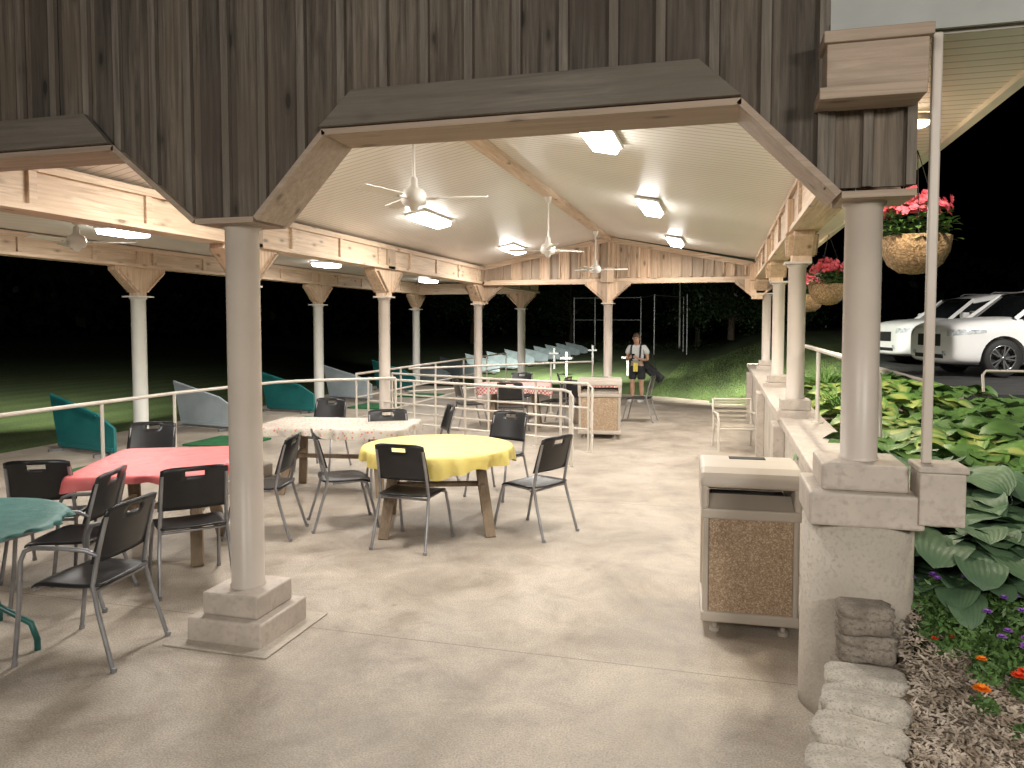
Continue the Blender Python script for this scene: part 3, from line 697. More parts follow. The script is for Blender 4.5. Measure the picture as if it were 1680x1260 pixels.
bn = bin_(); bn.location = (.16, 4.75, 0); bn.rotation_euler = (0, 0, radians(3)); bn.scale = (1.06, 1.04, 1.04)
c2 = copy_thing(bn, (-1.86, 12.0, 0), radians(8)); c2.scale = (1.3, 1.15, 1.0)
M_slat = noisy('tan_bench_slat', (.42, .37, .30), (.50, .45, .37), 4, .5)
t = thing('slatted_armchair', 'tan slatted outdoor armchair against the knee wall', 'garden chair', (.20, 11.3, 0), radians(190)); t.scale = (1, 1, .82)
b = B()
for s in (-1, 1):
    b.tube([(s*.27, .24, 0), (s*.27, .22, .3), (s*.27, .2, .56), (s*.27, .12, .63), (s*.27, -.15, .62), (s*.27, -.26, .58)], .018, 8)
    b.tube([(s*.27, -.28, 0), (s*.27, -.2, .4), (s*.27, -.3, .85)], .018, 8)
b.tube([(-.27, -.29, .84), (.27, -.29, .84)], .018, 8); b.tube([(-.27, .21, .38), (.27, .21, .38)], .018, 8)
b.obj('frame', M_rail, t)
b = B()
for i in range(6): b.box(-.26, .26, -.2+.072*i, -.2+.072*i+.04, .40, .42)
b.obj('seat', M_slat, t, bevel=.005)
b = B()
for i in range(5): b.beam((-.26, -.22-.02*i, .47+.08*i), (.26, -.22-.02*i, .47+.08*i), .018, .040)
b.obj('backrest', M_slat, t, bevel=.004)

# ------------------------------------------------------------------ bay dividers
def divider(x, y, mat, lab, sc=1):
    t = thing('bay_divider', lab, 'divider panel', (x, y, 0), radians(R(-14, -8)), 'driving range bay dividers'); t.scale = (1, 1, sc)
    b = B(); b.prism([(-.52, .05), (.72, .05), (.72, .38), (.36, .56), (-.70, .80)], -.02, .02, 'XZ')
    b.obj('panel', mat, t, bevel=.006)
    b = B(); b.beam((-.50, -.03, .09), (.70, -.03, .09), .018, .05); b.beam((.36, -.03, .54), (-.66, -.03, .765), .018, .04); b.obj('stiffener', mat, t)
    b = B(); b.box(-.5, .62, -.015, .015, .02, .045)
    for xx in (-.45, .55): b.box(xx-.02, xx+.02, -.2, .2, 0, .04)
    b.obj('stand', M_steel, t)
for i in range(15):
    y = 8.55+i*2.55
    tq = (i % 2 == 0 and i < 6)
    divider(-8.55+.02*i, y, M_tealp if tq else (M_whitep if i < 5 else M_farp), 'teal plastic bay divider panel' if tq else 'pale grey plastic bay divider panel', 1 if i < 5 else .85)
for i in range(5):
    y = 7.3+i*2.55; b = B(); b.box(-7.6, -6.7, y-.45, y+.45, .003, .03)
    tag(b.obj('tee_mat', M_mat), 'green artificial turf tee mat on concrete', 'tee mat', 'artificial turf tee mats')
t = thing('netting_frame', 'tall thin pipe frame for golf netting on the range', 'netting frame', (0, 0, 0))
b = B(); fp = [(-9.5, 50), (-8.1, 50), (-5.1, 50), (-3.9, 46), (-2.4, 50), (-2.0, 46)]
for x, y in fp: b.cyl((x, y, -.1), (x, y, 3.5), .045, n=8)
for (x0, y0), (x1, y1) in zip(fp, fp[1:]): b.cyl((x0, y0, 3.45), (x1, y1, 3.45), .035, n=6)
b.cyl((-9.5, 50, 2.0), (-5.1, 50, 2.0), .03, n=6); b.obj('pipes', M_steel, t)
t = thing('flag_pole', 'plain white tall pole on the range', 'pole', (-2.9, 55, 0)); b = B(); b.cyl((0, 0, 0), (0, 0, 5.2), .07, .05, n=10); b.obj('pole', M_white, t)
for x, y in ((-6.5, 30), (-5.6, 34), (-5.2, 26), (-3.2, 27), (-3.6, 33)):
    t = thing('club_stand', 'small dark post stand beside the range', 'stand', (x, y, 0), 0, 'small dark stands beside the hitting bays')
    b = B(); b.box(-.04, .04, -.04, .04, -.05, .8); b.box(-.2, .2, -.15, .15, .55, .62); b.obj('stand_post', M_steel, t)

# ------------------------------------------------------------------ plants
def leaf(b, base, az, L, W, stem, lift, droop, mi=0, roll=0):
    d = Vector((cos(az), sin(az), 0)); side = Vector((-sin(az), cos(az), 0)); up = Vector((0, 0, 1))
    side = (side*cos(roll)+up*sin(roll))
    p = Vector(base); n = 8; el = lift; tip = p+d*stem*cos(el)+up*stem*sin(el)
    w0 = .004
    b.add([p-side*w0, p+side*w0, tip+side*w0, tip-side*w0], [(0, 1, 2, 3)], mi, True, [[(.5, 0)]*4])
    vs = []; uv = []; q = tip.copy()
    for i in range(n+1):
        t = i/n; e = el*.6-droop*t*1.1
        if i: q = q+(d*cos(e)+up*sin(e))*(L/n)
        wv = W*.5*(sin(pi*min(1, (t*.97)**.66))**.55 if 0 < t < 1 else (.45 if t == 0 else 0.0))
        nrm = (-d*sin(e)+up*cos(e))
        for k, s in enumerate((-1, -.5, 0, .5, 1)):
            back = -.18*L*(abs(s)) if t < .15 else 0
            vs.append(q+side*wv*s+nrm*(.14*wv*abs(s)+.05*wv*sin(11*t+s*3))+d*back); uv.append((.5+.5*s, t))
    fs = []; us = []
    for i in range(n):
        for k in range(4):
            a = i*5+k; f = (a, a+1, a+6, a+5); fs.append(f); us.append([uv[j] for j in f])
    b.add(vs, fs, mi, True, us)
def hosta(x, y, z, s, mat, n=30, lab='broad leaved green hosta plant'):
    b = B()
    for i in range(n):
        f = i/n; az = i*2.39996+R(-.25, .25)
        leaf(b, (R(-.03, .03), R(-.03, .03), 0), az, s*R(.17, .24), s*R(.17, .23), s*(.08+.24*(1-f)+R(0, .08)), 1.2-.65*(1-f)+R(-.12, .12), .7+.5*(1-f)+R(-.1, .2), roll=R(-.3, .3))
    tag(b.obj('hosta_plant', mat, None, (x, y, z)), lab, 'plant', 'hosta plants in the bed')
hosta(1.18, 4.20, .54, 1.2, L_blue, 60, 'large blue green hosta plant spilling toward the pier')
hosta(1.06, 3.97, .44, .9, L_blue, 34, 'low blue green hosta beside the concrete pier')
hosta(1.58, 4.35, .54, 1.2, L_blue, 60, 'large blue green hosta plant')
hosta(2.10, 4.8, .62, 1.2, L_blue, 48, 'large blue green hosta plant')
pos = [(1.25, 4.95, L_blue), (1.75, 5.4, L_green), (2.3, 5.8, L_green), (2.9, 5.9, L_green), (1.3, 6.0, L_green), (1.8, 6.4, L_lime), (1.3, 6.9, L_lime), (2.5, 6.8, L_green), (1.3, 7.7, L_lime), (2.0, 7.3, L_green), (2.7, 7.6, L_green), (3.3, 6.6, L_blue), (3.3, 8.4, L_green), (1.4, 8.5, L_lime), (2.1, 8.4, L_green), (2.8, 9.2, L_green), (1.4, 9.4, L_lime), (2.1, 9.6, L_lime), (3.2, 10.2, L_green), (1.5, 10.4, L_lime), (2.4, 10.8, L_green), (3.1, 11.6, L_green), (1.6, 11.6, L_lime), (2.5, 12.2, L_lime), (1.5, 13, L_green), (2.4, 13.6, L_green)]
for x, y, m in pos:
    hosta(x+R(-.1, .1), y+R(-.1, .1), bedz(x, y)+.0, R(1.05, 1.35), m, 40, 'yellow centred variegated hosta plant' if m is L_lime else 'broad leaved green hosta plant')
def arching(x, y, z, n, s, lab):
    b = B()
    for i in range(n):
        a = R(0, 6.28); l = R(.4, .75)*s; q = Vector((R(-.08, .08), R(-.08, .08), 0)); e = R(1.0, 1.5); w = .008
        s_ = Vector((-sin(a), cos(a), 0)); pts = []
        for k in range(6):
            pts.append(q.copy()); q = q+Vector((cos(a)*cos(e), sin(a)*cos(e), sin(e)))*l/5; e -= .32
        b.add([v for k, p in enumerate(pts) for v in (p-s_*w*(1-k/5.5), p+s_*w*(1-k/5.5))], [(2*k, 2*k+1, 2*k+3, 2*k+2) for k in range(5)], 0, True)
    tag(b.obj('ornamental_grass', L_lime, None, (x, y, z)), lab, 'plant')
arching(1.30, 9.0, .62, 200, 1.15, 'arching clump of ornamental grass'); arching(1.5, 12.4, .62, 150, 1.3, 'arching clump of ornamental grass')
def smallplant(x, y, s, n, flowers=None, fm=None, lab='', name='bedding_plant', fs_=.02, z=None):
    z = bedz(x, y) if z is None else z; b = B()
    for i in range(n):
        a = R(0, 2*pi); r = s*sqrt(R(0, 1)); h = R(.02, 1)*s*.75*(1.1-(r/s)**2)
        p = Vector((cos(a)*r, sin(a)*r, h)); l = R(.014, .026); w = l*.35; d = Vector((R(-1, 1), R(-1, 1), R(-.2, .9))).normalized(); e = d.cross(Vector((R(-1, 1), R(-1, 1), R(-1, 1)))).normalized()
        b.add([p-d*l, p+e*w, p+d*l, p-e*w], [(0, 1, 2, 3)], 0, False, [[(.5, 0), (1, .5), (.5, 1), (0, .5)]])
    for i in range(max(3, n//60)):
        a = R(0, 6.28); b.tube([(0, 0, 0), (cos(a)*s*.4, sin(a)*s*.4, s*.5)], .003, 5)
    for i in range(flowers or 0):
        a = R(0, 2*pi); r = s*.8*sqrt(R(0, 1)); p = Vector((cos(a)*r, sin(a)*r, s*.85*(1-.4*(r/s)**2)+.015))
        for k in range(4):
            for j in range(9):
                an = j*pi/4.5+k*.4; rr = fs_*(1-.22*k); d = Vector((cos(an), sin(an), .15+.35*k)); e = Vector((-sin(an), cos(an), 0))
                b.add([p, p+d*rr*.6-e*rr*.35, p+d*rr, p+d*rr*.6+e*rr*.35], [(0, 1, 2, 3)], 1)
    tag(b.obj(name, [L_small, fm or M_orange], None, (x, y, z)), lab, 'plant', 'small bedding plants')
for x, y, s, k in ((.98, 3.62, .15, 0), (1.20, 3.64, .18, 4), (1.42, 3.70, .19, 3), (1.12, 3.82, .18, 2), (1.36, 3.92, .2, 2), (1.62, 3.84, .21, 4), (1.28, 3.44, .16, 5), (1.50, 3.48, .18, 4), (1.75, 3.62, .2, 2), (1.12, 3.48, .13, 4), (.96, 3.80, .15, 3), (1.42, 3.34, .14, 3), (1.66, 3.42, .16, 3), (1.80, 3.86, .2, 4)):
    smallplant(x, y, s, 1100, k, M_purple, 'leafy bedding plant with small violet flowers', fs_=.022)
for x, y, s, n, k, m, f_ in ((.97, 3.18, .06, 160, 1, M_orange, .038), (1.07, 3.02, .06, 160, 1, M_orange, .036), (1.17, 3.30, .08, 260, 2, M_scar, .032), (1.03, 3.38, .07, 180, 1, M_orange, .024), (1.24, 3.16, .08, 200, 2, M_orange, .032), (.93, 3.50, .06, 180, 2, M_scar, .018), (1.16, 3.1, .05, 90, 0, M_orange, .02), (1.31, 3.30, .06, 120, 1, M_orange, .030)):
    smallplant(x, y, s, n, k, m, 'small marigold with bright bloom in mulch', 'marigold', f_)
def basket(x, y, z, s=1.0):
    t = thing('hanging_basket', 'coir hanging basket full of coral pink begonias', 'hanging basket', (x, y, z), R(0, 3), 'flower baskets hanging along the eave')
    b = B(); n = 40; pr = [(.02, -.30), (.12, -.285), (.2, -.22), (.25, -.12), (.27, 0), (.25, .01), (.1, .0), (.001, 0)]
    vs = []
    for r, zz in pr:
        for i in range(n):
            rr = r*(1+.06*noise.noise(Vector((i*.9, zz*22, x)))); vs.append((rr*cos(2*pi*i/n)*s, rr*sin(2*pi*i/n)*s, zz*s))
    b.add(vs, [(k*n+i, k*n+(i+1) % n, (k+1)*n+(i+1) % n, (k+1)*n+i) for k in range(len(pr)-1) for i in range(n)], 0, True); b.obj('basket', M_coir, t)
    b = B()
    for i in range(3):
        a = i*2.094; b.tube([(cos(a)*.26*s, sin(a)*.26*s, 0), (0, 0, SZ-z-.03)], .003, 6)
    b.obj('hanger', M_dblack, t)
    b = B()
    for i in range(420):
        a = R(0, 2*pi); r = .28*s*sqrt(R(0, 1)); h = R(-.05, .26)*(1.1-(r/.36)**2)*s
        leaf(b, (cos(a)*r, sin(a)*r, h), R(0, 6.28), R(.04, .06), R(.03, .045), .02, R(-.2, 1), R(.2, .9))
    b.obj('foliage', L_green, t)
    b = B()
    for i in range(110):
        a = R(0, 2*pi); r = .26*s*sqrt(R(0, 1)); p = Vector((cos(a)*r, sin(a)*r, s*(.10+.27*(1-(r/.36)**2)*R(.4, 1.1))))
        ax = Vector((cos(a)*.8, sin(a)*.8, R(.1, 1))).normalized(); e1 = ax.cross(Vector((0, 0, 1))).normalized(); e2 = ax.cross(e1)
        for k in range(2):
            for j in range(6):
                an = j*pi/3+k*.5; rr = R(.024, .038)*(1-.3*k); d = e1*cos(an)+e2*sin(an)+ax*(.2+.4*k); e = (-e1*sin(an)+e2*cos(an))
                b.add([p, p+d*rr*.6-e*rr*.5, p+d*rr, p+d*rr*.6+e*rr*.5], [(0, 1, 2, 3)])
    b.obj('blossoms', M_pink, t)
basket(1.30, 5.95, 2.40, .86); basket(1.38, 11.2, 2.32, .92); basket(1.38, 13.6, 2.26, .92)

def block(x, y, z, w, d, h, rz, mat=None, lab='tumbled pale concrete retaining wall block'):
    me = bpy.data.meshes.new('wall_block'); bm = bmesh.new(); bmesh.ops.create_cube(bm, size=1); bmesh.ops.subdivide_edges(bm, edges=bm.edges[:], cuts=10, use_grid_fill=True)
    for v in bm.verts:
        c = v.co.copy(); k = 1-.17*((abs(c.x)*2)**4*(abs(c.y)*2)**4)
        edge_ = max((abs(c.x)*2), (abs(c.y)*2))
        v.co = Vector((c.x*w*k, c.y*d*k*(1-.16*(c.x+.5)), c.z*h*(1-.20*edge_**9)))
        v.co += Vector((noise.noise(c*5+Vector((x*9, y*9, z*9))), noise.noise(c*5+Vector((y*7, 3, x))), noise.noise(c*5+Vector((1, y*11, z)))*.3))*(.015 if edge_ > .9 else .005)
    for f in bm.faces: f.smooth = True
    bm.to_mesh(me); bm.free(); me.materials.append(mat or M_block)
    o = bpy.data.objects.new('wall_block', me); COL.objects.link(o); o.location = (x, y, z+h/2); o.rotation_euler = (0, 0, rz)
    tag(o, lab, 'wall block', 'stacked retaining wall blocks edging the flower bed')
yy = 3.30; DL = 'dark concrete retaining wall block'
while yy > 1.5:
    slope = (wallx(yy+.1)-wallx(yy-.1))/.2; rz = -math.atan(slope)
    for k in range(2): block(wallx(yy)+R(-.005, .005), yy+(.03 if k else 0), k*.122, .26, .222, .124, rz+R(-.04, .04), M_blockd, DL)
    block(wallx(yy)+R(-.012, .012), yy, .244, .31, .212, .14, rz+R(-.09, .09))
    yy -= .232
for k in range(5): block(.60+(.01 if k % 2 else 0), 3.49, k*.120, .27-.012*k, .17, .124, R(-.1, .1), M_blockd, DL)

# ------------------------------------------------------------------ trees
def tree(x, y, z, H, Rr, lab, nl=230):
    t = thing('tree', lab, 'tree', (x, y, z), R(0, 6))
    b = B(); b.tube([(0, 0, -.3), (.1, 0, H*.25), (.05, .1, H*.5), (0, 0, H*.85)], [.22, .17, .12, .04], 10)
    cl = []
    for i in range(16):
        a = R(0, 6.28); h = H*R(.2, .9); r = Rr*R(.4, .95)*(1-.5*abs(h/H-.55)); p = (cos(a)*r, sin(a)*r, h); cl.append(p)
        b.tube([(0.05, 0, h*.7), (cos(a)*r*.5, sin(a)*r*.5, h*.9), p], [.07, .04, .015], 6)
    b.obj('trunk', M_bark, t); b = B()
    for p in cl+[(0, 0, H*.9)]:
        for k in range(nl):
            q = Vector((random.gauss(0, 1), random.gauss(0, 1), random.gauss(0, .7)))*Rr*.23+Vector(p)
            l = R(.08, .16); d = Vector((R(-1, 1), R(-1, 1), R(-1, 1))).normalized(); e = d.cross(Vector((R(-1, 1), R(-1, 1), 1))).normalized()
            b.add([q-d*l, q+e*l*.5, q+d*l, q-e*l*.5], [(0, 1, 2, 3)], 0, False, [[(.5, 0), (1, .5), (.5, 1), (0, .5)]])
    b.obj('crown', L_dark, t)
tree(.5, 47, 1.1, 4.6, 3.0, 'leafy broad tree at the edge of the lawn', 300); tree(3.6, 45, 1.2, 5.0, 2.6, 'leafy tree beside the parking lot', 300); tree(-1.8, 60, .3, 5.5, 2.8, 'rounded tree beyond the lawn')
tree(-22, 66, 0, 8, 4.5, 'dark broad tree beyond the range'); tree(-14, 72, 0, 7, 4, 'dark broad tree beyond the range')
def shrub(x, y, z, s, n=500):
    b = B()
    for i in range(n):
        a = R(0, 6.28); c = R(0, 1); r = s*sqrt(1-c*c)*R(.7, 1); q = Vector((cos(a)*r, sin(a)*r, c*s*R(.7, 1))); l = R(.04, .08)*s
        d = Vector((R(-1, 1), R(-1, 1), R(-1, 1))).normalized(); e = d.cross(Vector((R(-1, 1), R(-1, 1), 1))).normalized()
        b.add([q-d*l, q+e*l*.5, q+d*l, q-e*l*.5], [(0, 1, 2, 3)], 0, False, [[(.5, 0), (1, .5), (.5, 1), (0, .5)]])
    tag(b.obj('shrub', L_dark, None, (x, y, z)), 'low rounded dark green shrub on the grass', 'shrub', 'low shrubs')
for i in range(12): shrub(-11+i*.95, 54+R(-1, 1), gz(-11+i*.95, 54)-.1, R(.5, .8), 300)
for i in range(7): shrub(1.9+i*.3, 31+i*2.0, gz(1.9+i*.3, 31+i*2.0)-.05, R(.4, .65), 350)
b = B()
for i in range(9000):
    a = R(-1.2, 1.0); r = R(95, 115); h = 13*R(0, 1)**.8*(.75+.4*noise.noise(Vector((a*9, 0, 0)))); q = Vector((sin(a)*r-20, cos(a)*r, h)); l = R(.5, 1.1)
    d = Vector((R(-1, 1), R(-1, 1), R(-1, 1))).normalized(); e = d.cross(Vector((R(-1, 1), R(-1, 1), 1))).normalized()
    b.add([q-d*l, q+e*l*.6, q+d*l, q-e*l*.6], [(0, 1, 2, 3)], 0, False, [[(.5, 0), (1, .5), (.5, 1), (0, .5)]])
tag(b.obj('distant_woods', L_dark), 'dark far wooded edge of the range', 'woods', kind='stuff')

# ------------------------------------------------------------------ cars
M_car = noisy('white_car_paint', (.76, .76, .76), (.80, .80, .80), 2, .25, 0, .0, .0005)
M_glass = noisy('dark_glass', (.012, .013, .015), (.018, .02, .022), 2, .06, 0, .0)
M_rim = noisy('alloy_rim', (.45, .45, .46), (.55, .55, .56), 4, .25, .9)
M_lampg = noisy('headlamp_glass', (.30, .33, .36), (.7, .73, .75), 14, .08, 0, .0)
def car(loc, rz, lab):
    t = thing('parked_car', lab, 'car', loc, rz, 'white cars parked in the lot')
    st = [(-2.38, .36, .80, .68, .66), (-2.37, .30, .92, .80, .77), (-2.30, .24, 1.04, .90, .83), (-2.05, .22, 1.11, .925, .86), (-1.5, .21, 1.15, .93, .87), (-1.0, .20, 1.18, .93, .87), (-.2, .20, 1.17, .93, .87), (1.2, .20, 1.18, .93, .87), (2.0, .22, 1.18, .92, .86), (2.30, .28, 1.15, .88, .84), (2.38, .38, 1.0, .82, .80)]
    b = B(); vs = []
    for x, z0, z1, w0, w1 in st:
        h = z1-z0
        half = [(w0*.80, z0), (w0*.97, z0+h*.10), (w0, z0+h*.35), (w0*.985, z0+h*.60), (w1*1.06, z0+h*.80), (w1*.97, z0+h*.95), (w1*.80, z1), (w1*.35, z1+.02)]
        vs += [(x, y, z) for y, z in half]+[(x, -y, z) for y, z in reversed(half)]
    n = len(st); K = 16
    b.add(vs, [(k*K+i, k*K+(i+1) % K, (k+1)*K+(i+1) % K, (k+1)*K+i) for k in range(n-1) for i in range(K)]+[tuple(range(K)), tuple(range((n-1)*K, n*K))[::-1]], 0, True)
    body = b.obj('body', M_car, t, sub=2)
    cus = []
    for wx in (-1.42, 1.4):
        for s in (-1, 1):
            cb = B(); cb.cyl((wx, s*.55, .38), (wx, s*1.3, .38), .43, n=40); cu = cb.obj('cut', M_dblack); cus.append(cu)
            md = body.modifiers.new('c', 'BOOLEAN'); md.operation = 'DIFFERENCE'; md.object = cu; md.solver = 'EXACT'
    t.location = (0, 0, 0); t.rotation_euler = (0, 0, 0)
    bpy.context.view_layer.update()
    dg = bpy.context.evaluated_depsgraph_get(); nm = bpy.data.meshes.new_from_object(body.evaluated_get(dg))
    body.modifiers.clear(); body.data = nm
    for cu in cus: bpy.data.objects.remove(cu)
    for p in nm.polygons: p.use_smooth = True
    nm.set_sharp_from_angle(angle=radians(35))
    bm = bmesh.new(); bm.from_mesh(nm); bvh = BVHTree.FromBMesh(bm)
    def patch(name, mat, rays, nu, nv, off=.008):
        vs = []
        for o_, d_ in rays:
            h, nn, _, _ = bvh.ray_cast(Vector(o_), Vector(d_).normalized())
            if h is None: h = Vector(o_)+Vector(d_); nn = Vector(d_)
            vs.append(h+nn*off*(1 if nn.dot(Vector(d_)) > 0 else -1))
        q = B(); q.add(vs, [(j*nu+i, j*nu+i+1, (j+1)*nu+i+1, (j+1)*nu+i) for j in range(nv-1) for i in range(nu-1)], 0, True)
        return q.obj(name, mat, t)
    for s in (-1, 1):
        rays = []
        for j in range(4):
            for i in range(10):
                f_ = i/9; z = .80+.07*f_+(.13-.07*f_)*j/3; a = radians(28+48*f_)
                rays.append(((-1.6, s*.25, z), (-cos(a), s*sin(a), 0)))
        patch('headlight', M_lampg, rays, 10, 4)
        rays = [((-1.9, s*(.5+.14*i/4), .42+.09*j/3), (-1, 0, 0)) for j in range(4) for i in range(5)]
        patch('fog_lamp', M_lampg, rays, 5, 4)
        b = B(); b.box(-.98, -.80, s*.93 if s > 0 else -1.09, 1.09 if s > 0 else -.93, 1.17, 1.32); b.obj('mirror', M_car, t, bevel=.035, seg=3)
        rays = [((-.95+1.95*i/11, s*.3, .235+.13*j/2), (0, s, 0)) for j in range(3) for i in range(12)]
        patch('sill', M_dblack, rays, 12, 3)
        for x0 in (-.1, .95):
            b = B(); b.box(x0, x0+.2, s*.935-.012, s*.935+.012, .95, .975); b.obj('door_handle', M_car, t, bevel=.005)
        for x0 in (-.92, .22, 1.0):
            rays = [((x0+.012*i, s*.3, .40+.70*j/8), (0, s, 0)) for j in range(9) for i in range(2)]
            patch('door_gap', M_dblack, rays, 2, 9, .003)
    patch('grille', M_dblack, [((-1.9, -.44+.88*i/9, .60+.24*j/4), (-1, 0, 0)) for j in range(5) for i in range(10)], 10, 5)
    patch('lower_intake', M_dblack, [((-1.9, -.55+1.1*i/9, .36+.08*j/4), (-1, 0, 0)) for j in range(5) for i in range(10)], 10, 5)
    bm.free()
    b = B(); b.box(-2.0, 2.1, -.54, .54, .2, .34)
    for wx in (-1.42, 1.4): b.box(wx-.4, wx+.4, -.55, .55, .3, .75)
    b.obj('underbody', M_dblack, t)
    gh = [(-1.12, 1.14, .80, 1.16), (-.52, 1.15, .83, 1.66), (.05, 1.15, .83, 1.76), (1.3, 1.15, .83, 1.76), (2.05, 1.15, .82, 1.70), (2.28, 1.12, .80, 1.20)]
    def tw(w, z1): return w-.13*(z1-1.12)/.6
    b = B(); vs = []
    for x, z0, w, z1 in gh: vs += [(x, -w, z0), (x, -tw(w, z1), z1-.02), (x, tw(w, z1), z1-.02), (x, w, z0)]
    b.add(vs, [(k*4+i, k*4+(i+1) % 4, (k+1)*4+(i+1) % 4, (k+1)*4+i) for k in range(5) for i in range(4)]+[(0, 1, 2, 3), (23, 22, 21, 20)], 0, False); b.obj('windows', M_glass, t)
    b = B(); vs = []
    rf = [(-.54, .83, 1.65), (.05, .83, 1.76), (.7, .83, 1.775), (1.3, .83, 1.76), (2.16, .81, 1.69)]
    for x, w, z1 in rf:
        ww = tw(w, z1)+.008
        vs += [(x, -ww-.016, z1-.11), (x, -ww-.004, z1-.02), (x, -ww*.88, z1+.01), (x, 0, z1+.03), (x, ww*.88, z1+.01), (x, ww+.004, z1-.02), (x, ww+.016, z1-.11)]
    b.add(vs, [(k*7+i, k*7+i+1, (k+1)*7+i+1, (k+1)*7+i) for k in range(4) for i in range(6)], 0, True); b.obj('roof', M_car, t)
    for s in (-1, 1):
        for (x0, z0, x1, z1, wd) in ((-1.17, 1.14, -.52, 1.64, .08), (.24, 1.15, .24, 1.72, .05), (1.22, 1.15, 1.22, 1.72, .05), (2.12, 1.15, 1.98, 1.66, .34)):
            b = B(); b.beam((x0, s*.832, z0), (x1, s*(tw(.83, z1)+.006), z1), .02, wd, 0, up=(1, 0, 0)); b.obj('pillar', M_car if wd > .052 else M_dblack, t)
        b = B(); b.tube([(-.1, s*.64, 1.75), (0, s*.64, 1.81), (1.5, s*.64, 1.81), (1.6, s*.64, 1.74)], .014, 8, 0); b.obj('roof_rail', M_steel, t)
    for wx in (-1.42, 1.4):
        for s in (-1, 1):
            b = B(); prf = [(.24, -.10), (.35, -.11), (.372, -.08), (.378, 0), (.372, .08), (.35, .11), (.24, .10)]
            b.lathe(prf, 40); tr = b.obj('wheel', M_dblack, t, (wx, s*.80, .378), (pi/2, 0, 0))
            b = B(); b.lathe([(.235, -.095), (.25, -.105), (.25, .105), (.235, .095)], 32); b.lathe([(.001, .105*-s), (.045, .10*-s), (.05, .06*-s)], 20)
            for k in range(5):
                for o in (-.14, .14):
                    a = k*2*pi/5+o; b.beam((cos(a)*.04, sin(a)*.04, -s*.085), (cos(a+o*.3)*.245, sin(a+o*.3)*.245, -s*.095), .03, .02)
            b.obj('rim', M_rim, tr)
            b = B(); b.lathe([(.001, 0), (.23, 0)], 20); b.obj('brake_disc', M_dblack, tr)
    t.location = loc; t.rotation_euler = (0, 0, rz)
    return t
c1 = car((6.40, 17.9, .742), radians(14), 'white crossover car parked beside the kerb')
c2 = car((6.30, 22.0, .742), radians(14), 'white sport utility car parked in the next bay')
rail_obj('parking_rail', 'low pale pipe rail by the parking lot', [(3.3, 11.2, .9), (3.3, 11.25, 1.12), (3.35, 11.3, 1.17), (6, 11.4, 1.17)], [(4.1, 11.33, .6), (5, 11.36, .6)], 1.17)

# ------------------------------------------------------------------ person
def skin(name, V, E, rad, mats, parent, root=0, sub=2):
    me = bpy.data.meshes.new(name); me.from_pydata(V, E, []); o = bpy.data.objects.new(name, me); COL.objects.link(o)
    md = o.modifiers.new('skin', 'SKIN'); md.use_smooth_shade = True
    for i, r in enumerate(rad):
        rr = r if isinstance(r, tuple) else (r, r); me.skin_vertices[0].data[i].radius = rr
    me.skin_vertices[0].data[root].use_root = True
    md = o.modifiers.new('sub', 'SUBSURF'); md.levels = sub; md.render_levels = sub
    me.materials.append(mats); o.parent = parent
    return o
M_skin = noisy('skin', (.42, .24, .16), (.5, .3, .2), 8, .5); M_shirt = noisy('white_shirt_fabric', (.62, .62, .60), (.72, .72, .70), 6, .8)
M_shorts = noisy('black_fabric', (.012, .012, .014), (.025, .025, .028), 9, .85); M_hair = noisy('brown_hair', (.06, .035, .02), (.12, .07, .04), 20, .6)
M_towel = flat('yellow_towel', (.75, .62, .12), .9)
t = thing('person', 'person in white shirt and black shorts looking down at a phone', 'person', (-1.87, 17.6, 0), radians(-12)); t.scale = (1.0, 1.0, .94)
V = [(0, 0, .88), (0, 0, 1.0), (0, 0, 1.16), (0, -.01, 1.30), (0, -.03, 1.40), (0, -.05, 1.46), (0, -.07, 1.54), (0, -.065, 1.61)]
E = [(i, i+1) for i in range(7)]; rad = [(.14, .10), (.125, .09), (.145, .10), (.12, .08), .05, .062, .085, .06]
def chain(start, pts, rs):
    p = start
    for q, r in zip(pts, rs): V.append(q); rad.append(r); E.append((p, len(V)-1)); p = len(V)-1
    return p
for s in (-1, 1):
    chain(0, [(s*.09, 0, .82), (s*.10, -.01, .64), (s*.105, -.015, .47), (s*.11, .0, .30), (s*.115, .01, .09), (s*.12, -.05, .04), (s*.13, -.16, .03)], [.085, .078, .055, .056, .036, .038, .03])
    h = chain(3, [(s*.15, 0, 1.32), (s*.20, 0, 1.26), (s*.235, .02, 1.12), (s*.24, .0, 1.02), (s*.17, -.14, 1.03), (s*.09, -.25, 1.07), (s*.07, -.29, 1.09)], [.06, .052, .042, .036, .03, .022, (.026, .018)])
    for k in range(4):
        L = (.055, .065, .06, .045)[k]; o = (k-1.5)*.018
        chain(h, [(s*.05, -.31, 1.10+o), (s*.03, -.31-L*.5, 1.10+o), (s*.012, -.31-L*.6, 1.10+o)], [.009, .0085, .007])
    chain(h, [(s*.06, -.30, 1.135), (s*.035, -.325, 1.15)], [.010, .008])
skin('body', V, E, rad, M_skin, t)
V = [(0, 0, .92), (0, 0, 1.02), (0, 0, 1.17), (0, -.01, 1.30), (0, -.02, 1.36)]; E = [(i, i+1) for i in range(4)]; rad = [(.17, .125), (.155, .115), (.175, .125), (.15, .105), .07]
for s in (-1, 1): chain(3, [(s*.16, 0, 1.32), (s*.21, 0, 1.25), (s*.24, .015, 1.14)], [.08, .075, .07])
skin('shirt', V, E, rad, M_shirt, t)
V = [(0, 0, .93), (0, 0, .84)]; E = [(0, 1)]; rad = [(.165, .12), (.15, .12)]
for s in (-1, 1): chain(1, [(s*.10, 0, .74), (s*.105, -.01, .52)], [.105, .10])
skin('shorts', V, E, rad, M_shorts, t)
